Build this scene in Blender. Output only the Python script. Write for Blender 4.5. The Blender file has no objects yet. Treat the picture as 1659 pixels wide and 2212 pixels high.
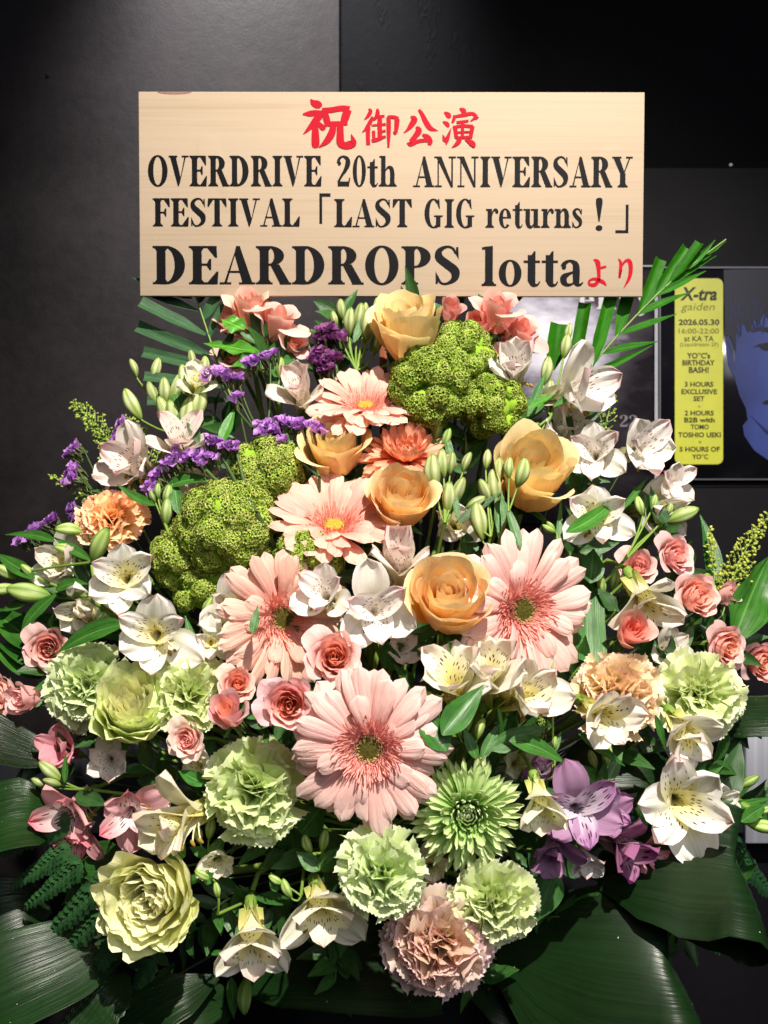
import bpy, math, random
import numpy as np
from mathutils import Vector, Matrix, Quaternion

# ------------------------------------------------------------------ camera, world, lamps
SC = bpy.context.scene
COL = SC.collection
F = 2372.0                      # focal length in layout units
CY, CZ = -1.0, 1.2              # camera stands one metre in front of the name board

cam = bpy.data.cameras.new('camera')
cam.sensor_fit = 'VERTICAL'
cam.sensor_height = 24.0
cam.lens = 24.0 * F / 2212.0
cam.clip_start = 0.02
cam.clip_end = 50
cam.dof.use_dof = True
cam.dof.focus_distance = 0.86
cam.dof.aperture_fstop = cam.lens / 3.2
cam_o = bpy.data.objects.new('camera', cam)
cam_o.location = (0, CY, CZ)
cam_o.rotation_euler = (math.radians(90), 0, 0)
COL.objects.link(cam_o)
SC.camera = cam_o

w = bpy.data.worlds.new('World')
SC.world = w
w.use_nodes = True
w.node_tree.nodes['Background'].inputs[0].default_value = (0.75, 0.82, 1.0, 1)
w.node_tree.nodes['Background'].inputs[1].default_value = 0.035

def lamp(name, kind, loc, aim, energy, color, **kw):
    l = bpy.data.lights.new(name, kind)
    l.energy = energy
    l.color = color
    for k, v in kw.items():
        setattr(l, k, v)
    o = bpy.data.objects.new(name, l)
    o.location = loc
    o.rotation_euler = (Vector(aim) - Vector(loc)).to_track_quat('-Z', 'Y').to_euler()
    COL.objects.link(o)
    return o

# narrow ceiling spotlight above and in front of the flowers, and one that washes the wall
lamp('ceiling_spotlight', 'SPOT', (0.34, -1.50, 2.78), (0.04, -0.05, 1.19), 455, (1.0, 0.925, 0.82),
     spot_size=math.radians(48), spot_blend=1.0, shadow_soft_size=0.02)
lamp('wall_spotlight', 'SPOT', (-0.10, 0.03, 2.42), (-0.14, 0.444, 1.84), 150, (1.0, 0.97, 0.95),
     spot_size=math.radians(46), spot_blend=0.9, shadow_soft_size=0.05)
lamp('fill_lamp', 'AREA', (0.9, -2.6, 2.3), (0.1, 0.2, 1.2), 24.0, (0.95, 0.95, 1.0), size=1.4)  # added soft fill from the front to lift the shadows

SC.view_settings.view_transform = 'Standard'
SC.view_settings.look = 'None'
SC.view_settings.gamma = 1
SC.view_settings.use_curve_mapping = False
SC.view_settings.exposure = 0.0
try:
    SC.cycles.transparent_max_bounces = 8
    SC.cycles.max_bounces = 8
except Exception:
    pass

# ------------------------------------------------------------------ helpers
R = random.Random(7)

def lin(h):
    h = h.lstrip('#')
    o = []
    for i in (0, 2, 4):
        x = int(h[i:i + 2], 16) / 255
        o.append(x / 12.92 if x <= 0.04045 else ((x + 0.055) / 1.055) ** 2.4)
    return o[0], o[1], o[2], 1.0

def P(X, Y, d):
    return Vector(((X - 829.5) * d / F, CY + d, CZ + (1106 - Y) * d / F))

DY = [(500, 1.0), (640, 0.975), (800, 0.945), (1000, 0.905), (1300, 0.845), (1600, 0.795), (1900, 0.785), (2100, 0.81), (2300, 0.85)]
def dep(X, Y):
    Y = min(max(Y, 500), 2300)
    d = 0.85
    for (a, da), (b, db) in zip(DY, DY[1:]):
        if a <= Y <= b:
            d = da + (db - da) * (Y - a) / (b - a)
    return d + 0.12 * ((X - 830) / 830) ** 2

def link(o):
    COL.objects.link(o)
    return o

def empty(name, M, label, cat, group=None):
    o = bpy.data.objects.new(name, None)
    o.empty_display_size = 0.02
    o.matrix_basis = M
    o['label'] = label
    o['category'] = cat
    if group:
        o['group'] = group
    return link(o)

def part(name, me, parent=None, M=None, color=None, kind=None):
    o = bpy.data.objects.new(name, me)
    if parent is not None:
        o.parent = parent
    if M is not None:
        o.matrix_basis = M
    if color is not None:
        o.color = (color[0], color[1], color[2], 1)
    if kind:
        o['kind'] = kind
    return link(o)

def mesh(name, V, faces, uv=None, mats=(), midx=None, smooth=True):
    me = bpy.data.meshes.new(name)
    V = np.asarray(V, dtype=np.float32)
    if isinstance(faces, np.ndarray):
        nf, k = faces.shape
        me.vertices.add(len(V))
        me.vertices.foreach_set('co', V.ravel())
        me.loops.add(nf * k)
        me.loops.foreach_set('vertex_index', faces.astype(np.int32).ravel())
        me.polygons.add(nf)
        me.polygons.foreach_set('loop_start', np.arange(0, nf * k, k, dtype=np.int32))
        me.update(calc_edges=True)
    else:
        me.from_pydata([tuple(v) for v in V], [], [tuple(f) for f in faces])
        me.update()
    if uv is not None:
        lay = me.uv_layers.new(name='UVMap')
        li = np.empty(len(me.loops), dtype=np.int32)
        me.loops.foreach_get('vertex_index', li)
        lay.data.foreach_set('uv', np.asarray(uv, dtype=np.float32)[li].ravel())
    for m in mats:
        me.materials.append(m)
    if midx is not None:
        me.polygons.foreach_set('material_index', np.asarray(midx, dtype=np.int32))
    if smooth:
        me.polygons.foreach_set('use_smooth', np.ones(len(me.polygons), dtype=bool))
    me.validate()
    return me

def gridfaces(nu, nv, off=0):
    i = np.arange(nv - 1)[:, None] * nu + np.arange(nu - 1)[None, :]
    i = i.ravel() + off
    return np.stack([i, i + 1, i + nu + 1, i + nu], 1)

def grid(name, f, nu, nv, mat):
    U, V = np.meshgrid(np.linspace(-1, 1, nu), np.linspace(0, 1, nv))
    X, Y, Z = f(U, V)
    co = np.stack([np.broadcast_to(X, U.shape), np.broadcast_to(Y, U.shape), np.broadcast_to(Z, U.shape)], -1).reshape(-1, 3)
    uv = np.stack([(U + 1) / 2, V], -1).reshape(-1, 2)
    return mesh(name, co, gridfaces(nu, nv), uv, [mat])

def tube_arrays(pts, rad, sides=6):
    pts = [Vector(p) for p in pts]
    n = len(pts)
    V = []
    up = Vector((0.13, 0.21, 0.97))
    for i, p in enumerate(pts):
        t = (pts[min(i + 1, n - 1)] - pts[max(i - 1, 0)]).normalized()
        a = t.cross(up)
        if a.length < 1e-3:
            a = t.cross(Vector((1, 0, 0)))
        a.normalize()
        b = t.cross(a)
        r = rad[i] if hasattr(rad, '__len__') else rad
        for k in range(sides):
            q = 2 * math.pi * k / sides
            V.append(p + a * (math.cos(q) * r) + b * (math.sin(q) * r))
    Fc = []
    for i in range(n - 1):
        for k in range(sides):
            a0 = i * sides + k
            a1 = i * sides + (k + 1) % sides
            Fc.append((a0, a1, a1 + sides, a0 + sides))
    return np.array([tuple(v) for v in V]), np.array(Fc)

def merge(parts_):
    V, Fc, o = [], [], 0
    for v, f in parts_:
        V.append(v)
        Fc.append(f + o)
        o += len(v)
    return np.concatenate(V), np.concatenate(Fc)

def scatter(V, Fc, Ms):
    Ms = np.asarray(Ms)
    V4 = np.concatenate([V, np.ones((len(V), 1))], 1)
    W = np.einsum('mij,nj->mni', Ms[:, :3, :], V4).reshape(-1, 3)
    FF = (Fc[None] + (np.arange(len(Ms)) * len(V))[:, None, None]).reshape(-1, Fc.shape[1])
    return W, FF

def rotz(a): return Matrix.Rotation(a, 4, 'Z')
def rotx(a): return Matrix.Rotation(a, 4, 'X')
def roty(a): return Matrix.Rotation(a, 4, 'Y')
def tr(x, y, z): return Matrix.Translation((x, y, z))
def sc(x, y=None, z=None):
    return Matrix.Diagonal((x, x if y is None else y, x if z is None else z, 1))

def facing(ax, az):
    s = min(0.97, math.hypot(ax, az))
    return Vector((ax, -math.sqrt(max(0.03, 1 - s * s)), az)).normalized()

def frame(loc, n, roll, s):
    return tr(*loc) @ n.to_track_quat('Z', 'Y').to_matrix().to_4x4() @ rotz(roll) @ sc(s)

def bez(p0, p1, p2, p3, n):
    out = []
    for i in range(n):
        t = i / (n - 1)
        out.append(p0 * (1 - t) ** 3 + p1 * (3 * t * (1 - t) ** 2) + p2 * (3 * t * t * (1 - t)) + p3 * t ** 3)
    return out

# ------------------------------------------------------------------ materials
def newmat(name):
    m = bpy.data.materials.new(name)
    m.use_nodes = True
    nt = m.node_tree
    nt.nodes.clear()
    out = nt.nodes.new('ShaderNodeOutputMaterial')
    return m, nt, out

def nn(nt, typ, **kw):
    n = nt.nodes.new(typ)
    for k, v in kw.items():
        setattr(n, k, v)
    return n

def mathn(nt, op, a, b=None, clamp=False):
    n = nt.nodes.new('ShaderNodeMath')
    n.operation = op
    n.use_clamp = clamp
    for i, x in enumerate((a, b)):
        if x is None:
            continue
        if isinstance(x, (int, float)):
            n.inputs[i].default_value = x
        else:
            nt.links.new(x, n.inputs[i])
    return n.outputs[0]

def mixc(nt, fac, a, b, mode='MIX'):
    n = nt.nodes.new('ShaderNodeMix')
    n.data_type = 'RGBA'
    n.blend_type = mode
    for s, x in ((0, fac), (6, a), (7, b)):
        if isinstance(x, (int, float)):
            n.inputs[s].default_value = x
        elif isinstance(x, tuple):
            n.inputs[s].default_value = x
        else:
            nt.links.new(x, n.inputs[s])
    return n.outputs[2]

def ramp(nt, fac, stops):
    n = nt.nodes.new('ShaderNodeValToRGB')
    e = n.color_ramp.elements
    e[0].position, e[0].color = stops[0]
    e[1].position, e[1].color = stops[-1]
    for p, c in stops[1:-1]:
        x = e.new(p)
        x.color = c
    nt.links.new(fac, n.inputs[0])
    return n.outputs[0]

def uvxy(nt):
    tc = nn(nt, 'ShaderNodeTexCoord')
    s = nn(nt, 'ShaderNodeSeparateXYZ')
    nt.links.new(tc.outputs['UV'], s.inputs[0])
    return tc, s.outputs[0], s.outputs[1]

def vec(nt, x, y, z=0.0):
    n = nn(nt, 'ShaderNodeCombineXYZ')
    for i, a in enumerate((x, y, z)):
        if isinstance(a, (int, float)):
            n.inputs[i].default_value = a
        else:
            nt.links.new(a, n.inputs[i])
    return n.outputs[0]

def noise(nt, v, scale, detail=2.0, rough=0.5):
    n = nn(nt, 'ShaderNodeTexNoise')
    n.inputs['Scale'].default_value = scale
    n.inputs['Detail'].default_value = detail
    n.inputs['Roughness'].default_value = rough
    if v is not None:
        nt.links.new(v, n.inputs['Vector'])
    return n.outputs[0]

def finish(nt, out, col, rough=0.5, trans=0.3, height=None, bump=0.2, dist=0.001, spec=0.35, transcol=None):
    p = nn(nt, 'ShaderNodeBsdfPrincipled')
    nt.links.new(col, p.inputs['Base Color'])
    p.inputs['Roughness'].default_value = rough
    p.inputs['Specular IOR Level'].default_value = spec
    sh = p.outputs[0]
    if height is not None:
        b = nn(nt, 'ShaderNodeBump')
        b.inputs['Strength'].default_value = bump
        b.inputs['Distance'].default_value = dist
        nt.links.new(height, b.inputs['Height'])
        nt.links.new(b.outputs[0], p.inputs['Normal'])
    if trans > 0:
        t = nn(nt, 'ShaderNodeBsdfTranslucent')
        nt.links.new(transcol if transcol is not None else col, t.inputs[0])
        mx = nn(nt, 'ShaderNodeMixShader')
        mx.inputs[0].default_value = trans
        nt.links.new(sh, mx.inputs[1])
        nt.links.new(t.outputs[0], mx.inputs[2])
        sh = mx.outputs[0]
    nt.links.new(sh, out.inputs[0])

def petal_mat(name, stops, vein=0.12, trans=0.35, rough=0.55, vscale=26, edge=None, spots=None, stripe=None, blotch=None, bump=0.25, mid=None):
    """v runs base to tip: stops colour it; fine veins, optional rim colour, spots and green midrib."""
    m, nt, out = newmat(name)
    tc, u, v = uvxy(nt)
    oi = nn(nt, 'ShaderNodeObjectInfo')
    rnd = oi.outputs['Random']
    wob = noise(nt, vec(nt, mathn(nt, 'MULTIPLY', u, 3.0), mathn(nt, 'MULTIPLY', v, 2.0), mathn(nt, 'MULTIPLY', rnd, 20)), 1.6, 3)
    vv = mathn(nt, 'ADD', v, mathn(nt, 'MULTIPLY', mathn(nt, 'SUBTRACT', wob, 0.5), 0.25), True)
    col = ramp(nt, vv, stops)
    if edge is not None:
        ec, w0 = edge
        a = mathn(nt, 'ABSOLUTE', mathn(nt, 'SUBTRACT', u, 0.5))
        a = mathn(nt, 'MULTIPLY', a, 2.0)
        e = mathn(nt, 'MAXIMUM', mathn(nt, 'POWER', a, 5.0), mathn(nt, 'POWER', vv, 9.0))
        col = mixc(nt, mathn(nt, 'MULTIPLY', e, w0, True), col, ec)
    if blotch is not None:
        bn = noise(nt, vec(nt, u, v, mathn(nt, 'MULTIPLY', rnd, 31)), 2.3, 4, 0.6)
        bf = ramp(nt, bn, [(0.5, (0, 0, 0, 1)), (0.72, (1, 1, 1, 1))])
        col = mixc(nt, mathn(nt, 'MULTIPLY', bf, blotch[1]), col, blotch[0])
    if mid is not None:
        a = mathn(nt, 'ABSOLUTE', mathn(nt, 'SUBTRACT', u, 0.5))
        g = mathn(nt, 'SUBTRACT', 1.0, mathn(nt, 'MULTIPLY', a, mid[2]), True)
        g = mathn(nt, 'MULTIPLY', g, ramp(nt, v, mid[3]))
        ln = mathn(nt, 'ADD', 0.55, mathn(nt, 'MULTIPLY', mathn(nt, 'SINE', mathn(nt, 'MULTIPLY', u, 70)), 0.35))
        col = mixc(nt, mathn(nt, 'MULTIPLY', mathn(nt, 'MULTIPLY', g, ln), mid[1], True), col, mid[0])
    vn = noise(nt, vec(nt, mathn(nt, 'MULTIPLY', u, vscale), mathn(nt, 'MULTIPLY', v, 1.6), mathn(nt, 'MULTIPLY', rnd, 9)), 1.0, 3, 0.6)
    k = mathn(nt, 'ADD', 1.0 - vein * 0.9, mathn(nt, 'MULTIPLY', vn, vein * 1.6))
    col = mixc(nt, 1.0, col, vec(nt, k, k, k), 'MULTIPLY')
    if spots is not None:
        sc_, cx, cy, thr, v0, v1 = spots
        vo = nn(nt, 'ShaderNodeTexVoronoi')
        vo.voronoi_dimensions = '2D'
        vo.inputs['Scale'].default_value = 1.0
        vo.inputs['Randomness'].default_value = 0.75
        nt.links.new(vec(nt, mathn(nt, 'ADD', mathn(nt, 'MULTIPLY', u, cx), mathn(nt, 'FLOOR', mathn(nt, 'MULTIPLY', rnd, 40))), mathn(nt, 'MULTIPLY', v, cy)), vo.inputs['Vector'])
        f = mathn(nt, 'LESS_THAN', vo.outputs['Distance'], thr)
        band = ramp(nt, v, [(v0, (0, 0, 0, 1)), (v0 + 0.06, (1, 1, 1, 1)), (v1 - 0.05, (1, 1, 1, 1)), (v1, (0, 0, 0, 1))])
        a = mathn(nt, 'ABSOLUTE', mathn(nt, 'SUBTRACT', u, 0.5))
        inn = mathn(nt, 'LESS_THAN', a, 0.42)
        f = mathn(nt, 'MULTIPLY', mathn(nt, 'MULTIPLY', f, band), inn)
        col = mixc(nt, f, col, sc_)
    col = mixc(nt, 1.0, col, oi.outputs['Color'], 'MULTIPLY')
    hsv = nn(nt, 'ShaderNodeHueSaturation')
    nt.links.new(col, hsv.inputs['Color'])
    nt.links.new(mathn(nt, 'ADD', 0.495, mathn(nt, 'MULTIPLY', rnd, 0.01)), hsv.inputs['Hue'])
    nt.links.new(mathn(nt, 'ADD', 0.92, mathn(nt, 'MULTIPLY', rnd, 0.14)), hsv.inputs['Value'])
    hsv.inputs['Saturation'].default_value = 1.0
    col = hsv.outputs[0]
    sat = nn(nt, 'ShaderNodeHueSaturation')
    nt.links.new(col, sat.inputs['Color'])
    sat.inputs['Saturation'].default_value = 1.18
    fine = noise(nt, vec(nt, mathn(nt, 'MULTIPLY', u, 8), mathn(nt, 'MULTIPLY', v, 8), mathn(nt, 'MULTIPLY', rnd, 5)), 1.0, 4)
    h = mathn(nt, 'ADD', vn, mathn(nt, 'MULTIPLY', fine, 0.8))
    finish(nt, out, col, rough, trans, h, bump, 0.0012, 0.3, sat.outputs[0])
    return m

def leaf_mat(name, c1, c2, rough=0.4, trans=0.18, stripes=40, bump=0.5, speck=0.0, spec=0.5, rib=None):
    m, nt, out = newmat(name)
    tc, u, v = uvxy(nt)
    oi = nn(nt, 'ShaderNodeObjectInfo')
    rnd = oi.outputs['Random']
    st = noise(nt, vec(nt, mathn(nt, 'MULTIPLY', u, stripes), mathn(nt, 'MULTIPLY', v, 1.2), mathn(nt, 'MULTIPLY', rnd, 7)), 1.0, 3, 0.65)
    bl = noise(nt, vec(nt, mathn(nt, 'MULTIPLY', u, 3), mathn(nt, 'MULTIPLY', v, 5), mathn(nt, 'MULTIPLY', rnd, 17)), 1.0, 4, 0.6)
    f = mathn(nt, 'ADD', mathn(nt, 'MULTIPLY', st, 0.55), mathn(nt, 'MULTIPLY', bl, 0.5))
    col = ramp(nt, f, [(0.3, c1), (0.72, c2)])
    if rib is not None:
        a = mathn(nt, 'ABSOLUTE', mathn(nt, 'SUBTRACT', u, 0.5))
        col = mixc(nt, mathn(nt, 'MULTIPLY', mathn(nt, 'LESS_THAN', a, 0.03), 0.6), col, rib)
    col = mixc(nt, 1.0, col, oi.outputs['Color'], 'MULTIPLY')
    if speck > 0:
        vo = nn(nt, 'ShaderNodeTexVoronoi')
        vo.inputs['Scale'].default_value = 1.0
        nt.links.new(vec(nt, mathn(nt, 'MULTIPLY', u, 9), mathn(nt, 'MULTIPLY', v, 22)), vo.inputs['Vector'])
        col = mixc(nt, mathn(nt, 'LESS_THAN', vo.outputs['Distance'], speck), col, (0.5, 0.52, 0.4, 1))
    h = mathn(nt, 'ADD', st, mathn(nt, 'MULTIPLY', bl, 0.5))
    finish(nt, out, col, rough, trans, h, bump, 0.0012, spec)
    return m

def stuff_mat(name, c1, c2, rough=0.5, trans=0.25, scale=60.0):
    """tiny florets: each loose piece takes its own shade"""
    m, nt, out = newmat(name)
    g = nn(nt, 'ShaderNodeNewGeometry')
    tc = nn(nt, 'ShaderNodeTexCoord')
    n = noise(nt, tc.outputs['Object'], scale, 3)
    f = mathn(nt, 'ADD', mathn(nt, 'MULTIPLY', g.outputs['Random Per Island'], 0.6), mathn(nt, 'MULTIPLY', n, 0.45))
    col = ramp(nt, f, [(0.1, c1), (0.95, c2)])
    oi = nn(nt, 'ShaderNodeObjectInfo')
    col = mixc(nt, 1.0, col, oi.outputs['Color'], 'MULTIPLY')
    finish(nt, out, col, rough, trans)
    return m

def flat_mat(name, c, rough=0.6, spec=0.3, metal=0.0, bumpscale=None, bump=0.1):
    m, nt, out = newmat(name)
    tc = nn(nt, 'ShaderNodeTexCoord')
    n = noise(nt, tc.outputs['Object'], bumpscale or 40, 4)
    col = ramp(nt, n, [(0.3, tuple(x * 0.88 for x in c[:3]) + (1,)), (0.7, c)])
    finish(nt, out, col, rough, 0, n if bumpscale else None, bump, 0.001, spec)
    nt.nodes['Principled BSDF'].inputs['Metallic'].default_value = metal
    return m

W_ = (0.86, 0.84, 0.80, 1)
MT = {}
MT['gerb'] = petal_mat('gerbera_petal', [(0.0, lin('F4B2A8')), (0.25, lin('F8C6BA')), (0.6, lin('FBD6CA')), (1.0, lin('FDE8DC'))], vein=0.42, vscale=16, bump=0.5)
MT['gerbpale'] = petal_mat('pale_gerbera_petal', [(0.0, lin('F08870')), (0.3, lin('FAB09C')), (1.0, lin('FDD8C8'))], vein=0.28, vscale=16, bump=0.5)
MT['gerborange'] = petal_mat('coral_gerbera_petal', [(0.0, lin('F08858')), (0.4, lin('F6A27C')), (0.85, lin('FBC0A0')), (1.0, lin('FCD0B0'))], vein=0.25, vscale=14)
MT['ruff'] = stuff_mat('gerbera_ruff', lin('EC9C90'), lin('FAC8B8'), 0.5, 0.3)
MT['anther'] = stuff_mat('gerbera_anthers', lin('B08858'), lin('F0D098'), 0.6, 0.1)
MT['disc'] = stuff_mat('gerbera_disc', lin('4A4418'), lin('8C8638'), 0.7, 0.0)
MT['discyel'] = stuff_mat('gerbera_yellow_disc', lin('D8B840'), lin('F4E070'), 0.6, 0.1)
MT['rose'] = petal_mat('peach_rose_petal', [(0.0, lin('FFB04C')), (0.4, lin('FFC878')), (0.85, lin('FFDA9C')), (1.0, lin('FFE8BA'))], vein=0.14, trans=0.34, edge=(lin('FFF0C6'), 0.5), rough=0.5)
MT['roseyel'] = petal_mat('yellow_rose_petal', [(0.0, lin('FFCC78')), (0.5, lin('FFE0A2')), (1.0, lin('FFECC0'))], vein=0.14, trans=0.34, edge=(lin('FAF2B8'), 0.5), rough=0.5)
MT['spray'] = petal_mat('spray_rose_petal', [(0.0, lin('F6D4C8')), (0.6, lin('F9E2DA')), (1.0, lin('FBEAE4'))], vein=0.12, trans=0.4, edge=(lin('FFF4F0'), 0.6))
MT['greenrose'] = petal_mat('green_rose_petal', [(0.0, lin('F4F09C')), (0.5, lin('F7F5B8')), (1.0, lin('FCFAD8'))], vein=0.12, trans=0.26, edge=(lin('FBF8DC'), 0.5), blotch=(lin('C4D67C'), 0.45))
MT['carn'] = petal_mat('carnation_petal', [(0.0, lin('C0D47C')), (0.55, lin('D8E6A0')), (0.93, lin('E2ECB8')), (1.0, lin('F2F6D8'))], vein=0.14, trans=0.35, vscale=34)
MT['chrys'] = petal_mat('chrysanthemum_petal', [(0.0, lin('5C8C30')), (0.45, lin('9CC468')), (0.8, lin('CCE29C')), (1.0, lin('EAF2C8'))], vein=0.3, vscale=10, trans=0.3)
GR = lin('86A040')
MT['alsouter'] = petal_mat('white_alstroemeria_sepal', [(0.0, lin('B4C070')), (0.3, lin('F0EED0')), (0.7, lin('F8F6EE')), (1.0, lin('F8F0EA'))], vein=0.22, trans=0.35, mid=(GR, 0.75, 5.0, [(0.0, (1, 1, 1, 1)), (0.45, (0.25, 0.25, 0.25, 1)), (0.72, (0.12, 0.12, 0.12, 1)), (0.88, (0.6, 0.6, 0.6, 1)), (1.0, (0, 0, 0, 1))]))
MT['alsinner'] = petal_mat('spotted_alstroemeria_petal', [(0.0, lin('B0BC60')), (0.25, lin('EFE69C')), (0.55, lin('F6F0BC')), (0.8, lin('F8F6EC')), (1.0, lin('F6E0DC'))], vein=0.12, trans=0.35, spots=(lin('5A1414'), 11.0, 6.5, 0.17, 0.24, 0.82))
MT['alsinnerw'] = petal_mat('white_spotted_alstroemeria_petal', [(0.0, lin('D8D8A0')), (0.3, lin('F6F0E4')), (0.8, lin('F8F2EE')), (1.0, lin('F4D4D4'))], vein=0.12, trans=0.35, spots=(lin('5A1020'), 11.0, 6.5, 0.16, 0.24, 0.80))
MT['alspink'] = petal_mat('pink_alstroemeria_sepal', [(0.0, lin('DC98A0')), (0.5, lin('F0B4BC')), (1.0, lin('F4C0C0'))], vein=0.2, trans=0.35)
MT['alspinkin'] = petal_mat('striped_pink_alstroemeria_petal', [(0.0, lin('F0D8D0')), (0.6, lin('F6E6E2')), (0.9, lin('F09CA4')), (1.0, lin('E87890'))], vein=0.12, trans=0.3, spots=(lin('5C1020'), 9.0, 3.6, 0.2, 0.1, 0.9))
MT['alspur'] = petal_mat('lilac_alstroemeria_sepal', [(0.0, lin('B890B0')), (0.5, lin('C8A6C4')), (1.0, lin('C090B4'))], vein=0.2, trans=0.3)
MT['alspurin'] = petal_mat('striped_lilac_alstroemeria_petal', [(0.0, lin('C8A0C0')), (0.25, lin('F6F0F2')), (0.6, lin('F2E8F0')), (0.8, lin('D0A4CC')), (1.0, lin('C48CBC'))], vein=0.12, trans=0.3, spots=(lin('481038'), 9.0, 4.0, 0.2, 0.15, 0.9))
MT['filament'] = stuff_mat('filament', lin('D8C890'), lin('F4E8C8'), 0.5, 0.2)
MT['pollen'] = stuff_mat('pollen_tip', lin('6A4818'), lin('A88838'), 0.8, 0.0)
MT['bud'] = petal_mat('bud_skin', [(0.0, lin('8CA048')), (0.3, lin('CCD488')), (0.7, lin('E4E8B8')), (1.0, lin('A4B860'))], vein=0.1, trans=0.2, mid=None, vscale=8)
MT['stem'] = leaf_mat('green_stem', lin('4E6E24'), lin('86A446'), 0.5, 0.0, 6, 0.2)
MT['darkstem'] = leaf_mat('dark_stem', lin('24381A'), lin('486428'), 0.5, 0.0, 6, 0.2)
MT['leaf'] = leaf_mat('green_leaf', lin('1E4A18'), lin('4A8430'), 0.38, 0.22, 14, 0.35, rib=lin('6CA050'))
MT['darkleaf'] = leaf_mat('dark_leaf', lin('1A3616'), lin('3C6430'), 0.4, 0.12, 14, 0.35, rib=lin('3C5C30'))
MT['broad'] = leaf_mat('broad_leaf_skin', lin('0C200B'), lin('1E401A'), 0.36, 0.06, 34, 0.5, speck=0.04, spec=0.42)
MT['palm'] = leaf_mat('palm_leaflet_skin', lin('205C08'), lin('48A016'), 0.5, 0.25, 12, 0.4, spec=0.2)
MT['palmgrey'] = leaf_mat('shaded_palm_leaflet_skin', lin('30583A'), lin('5C8A5C'), 0.5, 0.2, 12, 0.6, spec=0.25)  # palm leaflet again, the left frond's dim light put into the colour
MT['fern'] = leaf_mat('fern_skin', lin('1C3E20'), lin('40683C'), 0.36, 0.1, 8, 0.3, spec=0.6)
MT['vibcore'] = flat_mat('viburnum_fill', lin('8CB034'), 0.8, 0.1)
MT['vib'] = stuff_mat('viburnum_floret', lin('ACD434'), lin('F2F890'), 0.5, 0.5)
MT['vibdark'] = stuff_mat('deep_green_viburnum_floret', lin('96C030'), lin('E0EE78'), 0.5, 0.5)
MT['stat'] = stuff_mat('statice_floret', lin('9446B0'), lin('E4B0F4'), 0.6, 0.35)
MT['calyx'] = stuff_mat('statice_calyx', lin('3C4C24'), lin('70784C'), 0.7, 0.1)
MT['gold'] = stuff_mat('goldenrod_bud', lin('7C9434'), lin('C8D070'), 0.5, 0.2)
# ------------------------------------------------------------------ petal shapes
MC = {}
def cached(key, fn):
    if key not in MC:
        MC[key] = fn()
    return MC[key]

def long_petal(name, mat, seed, W=0.10, droop=0.12, ridge=0.012, nu=9, nv=12, base=0.4, tip=0.62, fold=0.03, notch=0.03):
    r = random.Random(seed)
    sway, tw, dr, ph = r.uniform(-0.06, 0.06), r.uniform(-0.3, 0.3), droop * r.uniform(0.3, 1.7), r.uniform(0, 6)
    side = r.uniform(-0.4, 0.4)
    def f(U, V):
        w_ = W * (base + (1 - base) * np.clip(V / tip, 0, 1) ** 0.8)
        q = np.clip((V - tip) / (1 - tip), 0, 1)
        w_ = w_ * np.sqrt(np.clip(1 - q ** 2.8, 0.0, 1))
        X = U * w_ + sway * V * V
        Y = V - notch * np.abs(np.sin(U * 3.1)) * q
        Z = -fold * U * U + ridge * np.cos(U * 3 * math.pi) * (0.3 + V) * (1 - q) - dr * V ** 2.2 + 0.012 * np.sin(V * 7 + ph) + tw * w_ * U * V + side * 0.02 * U
        return X, Y, Z
    return grid(name, f, nu, nv, mat)

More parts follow.
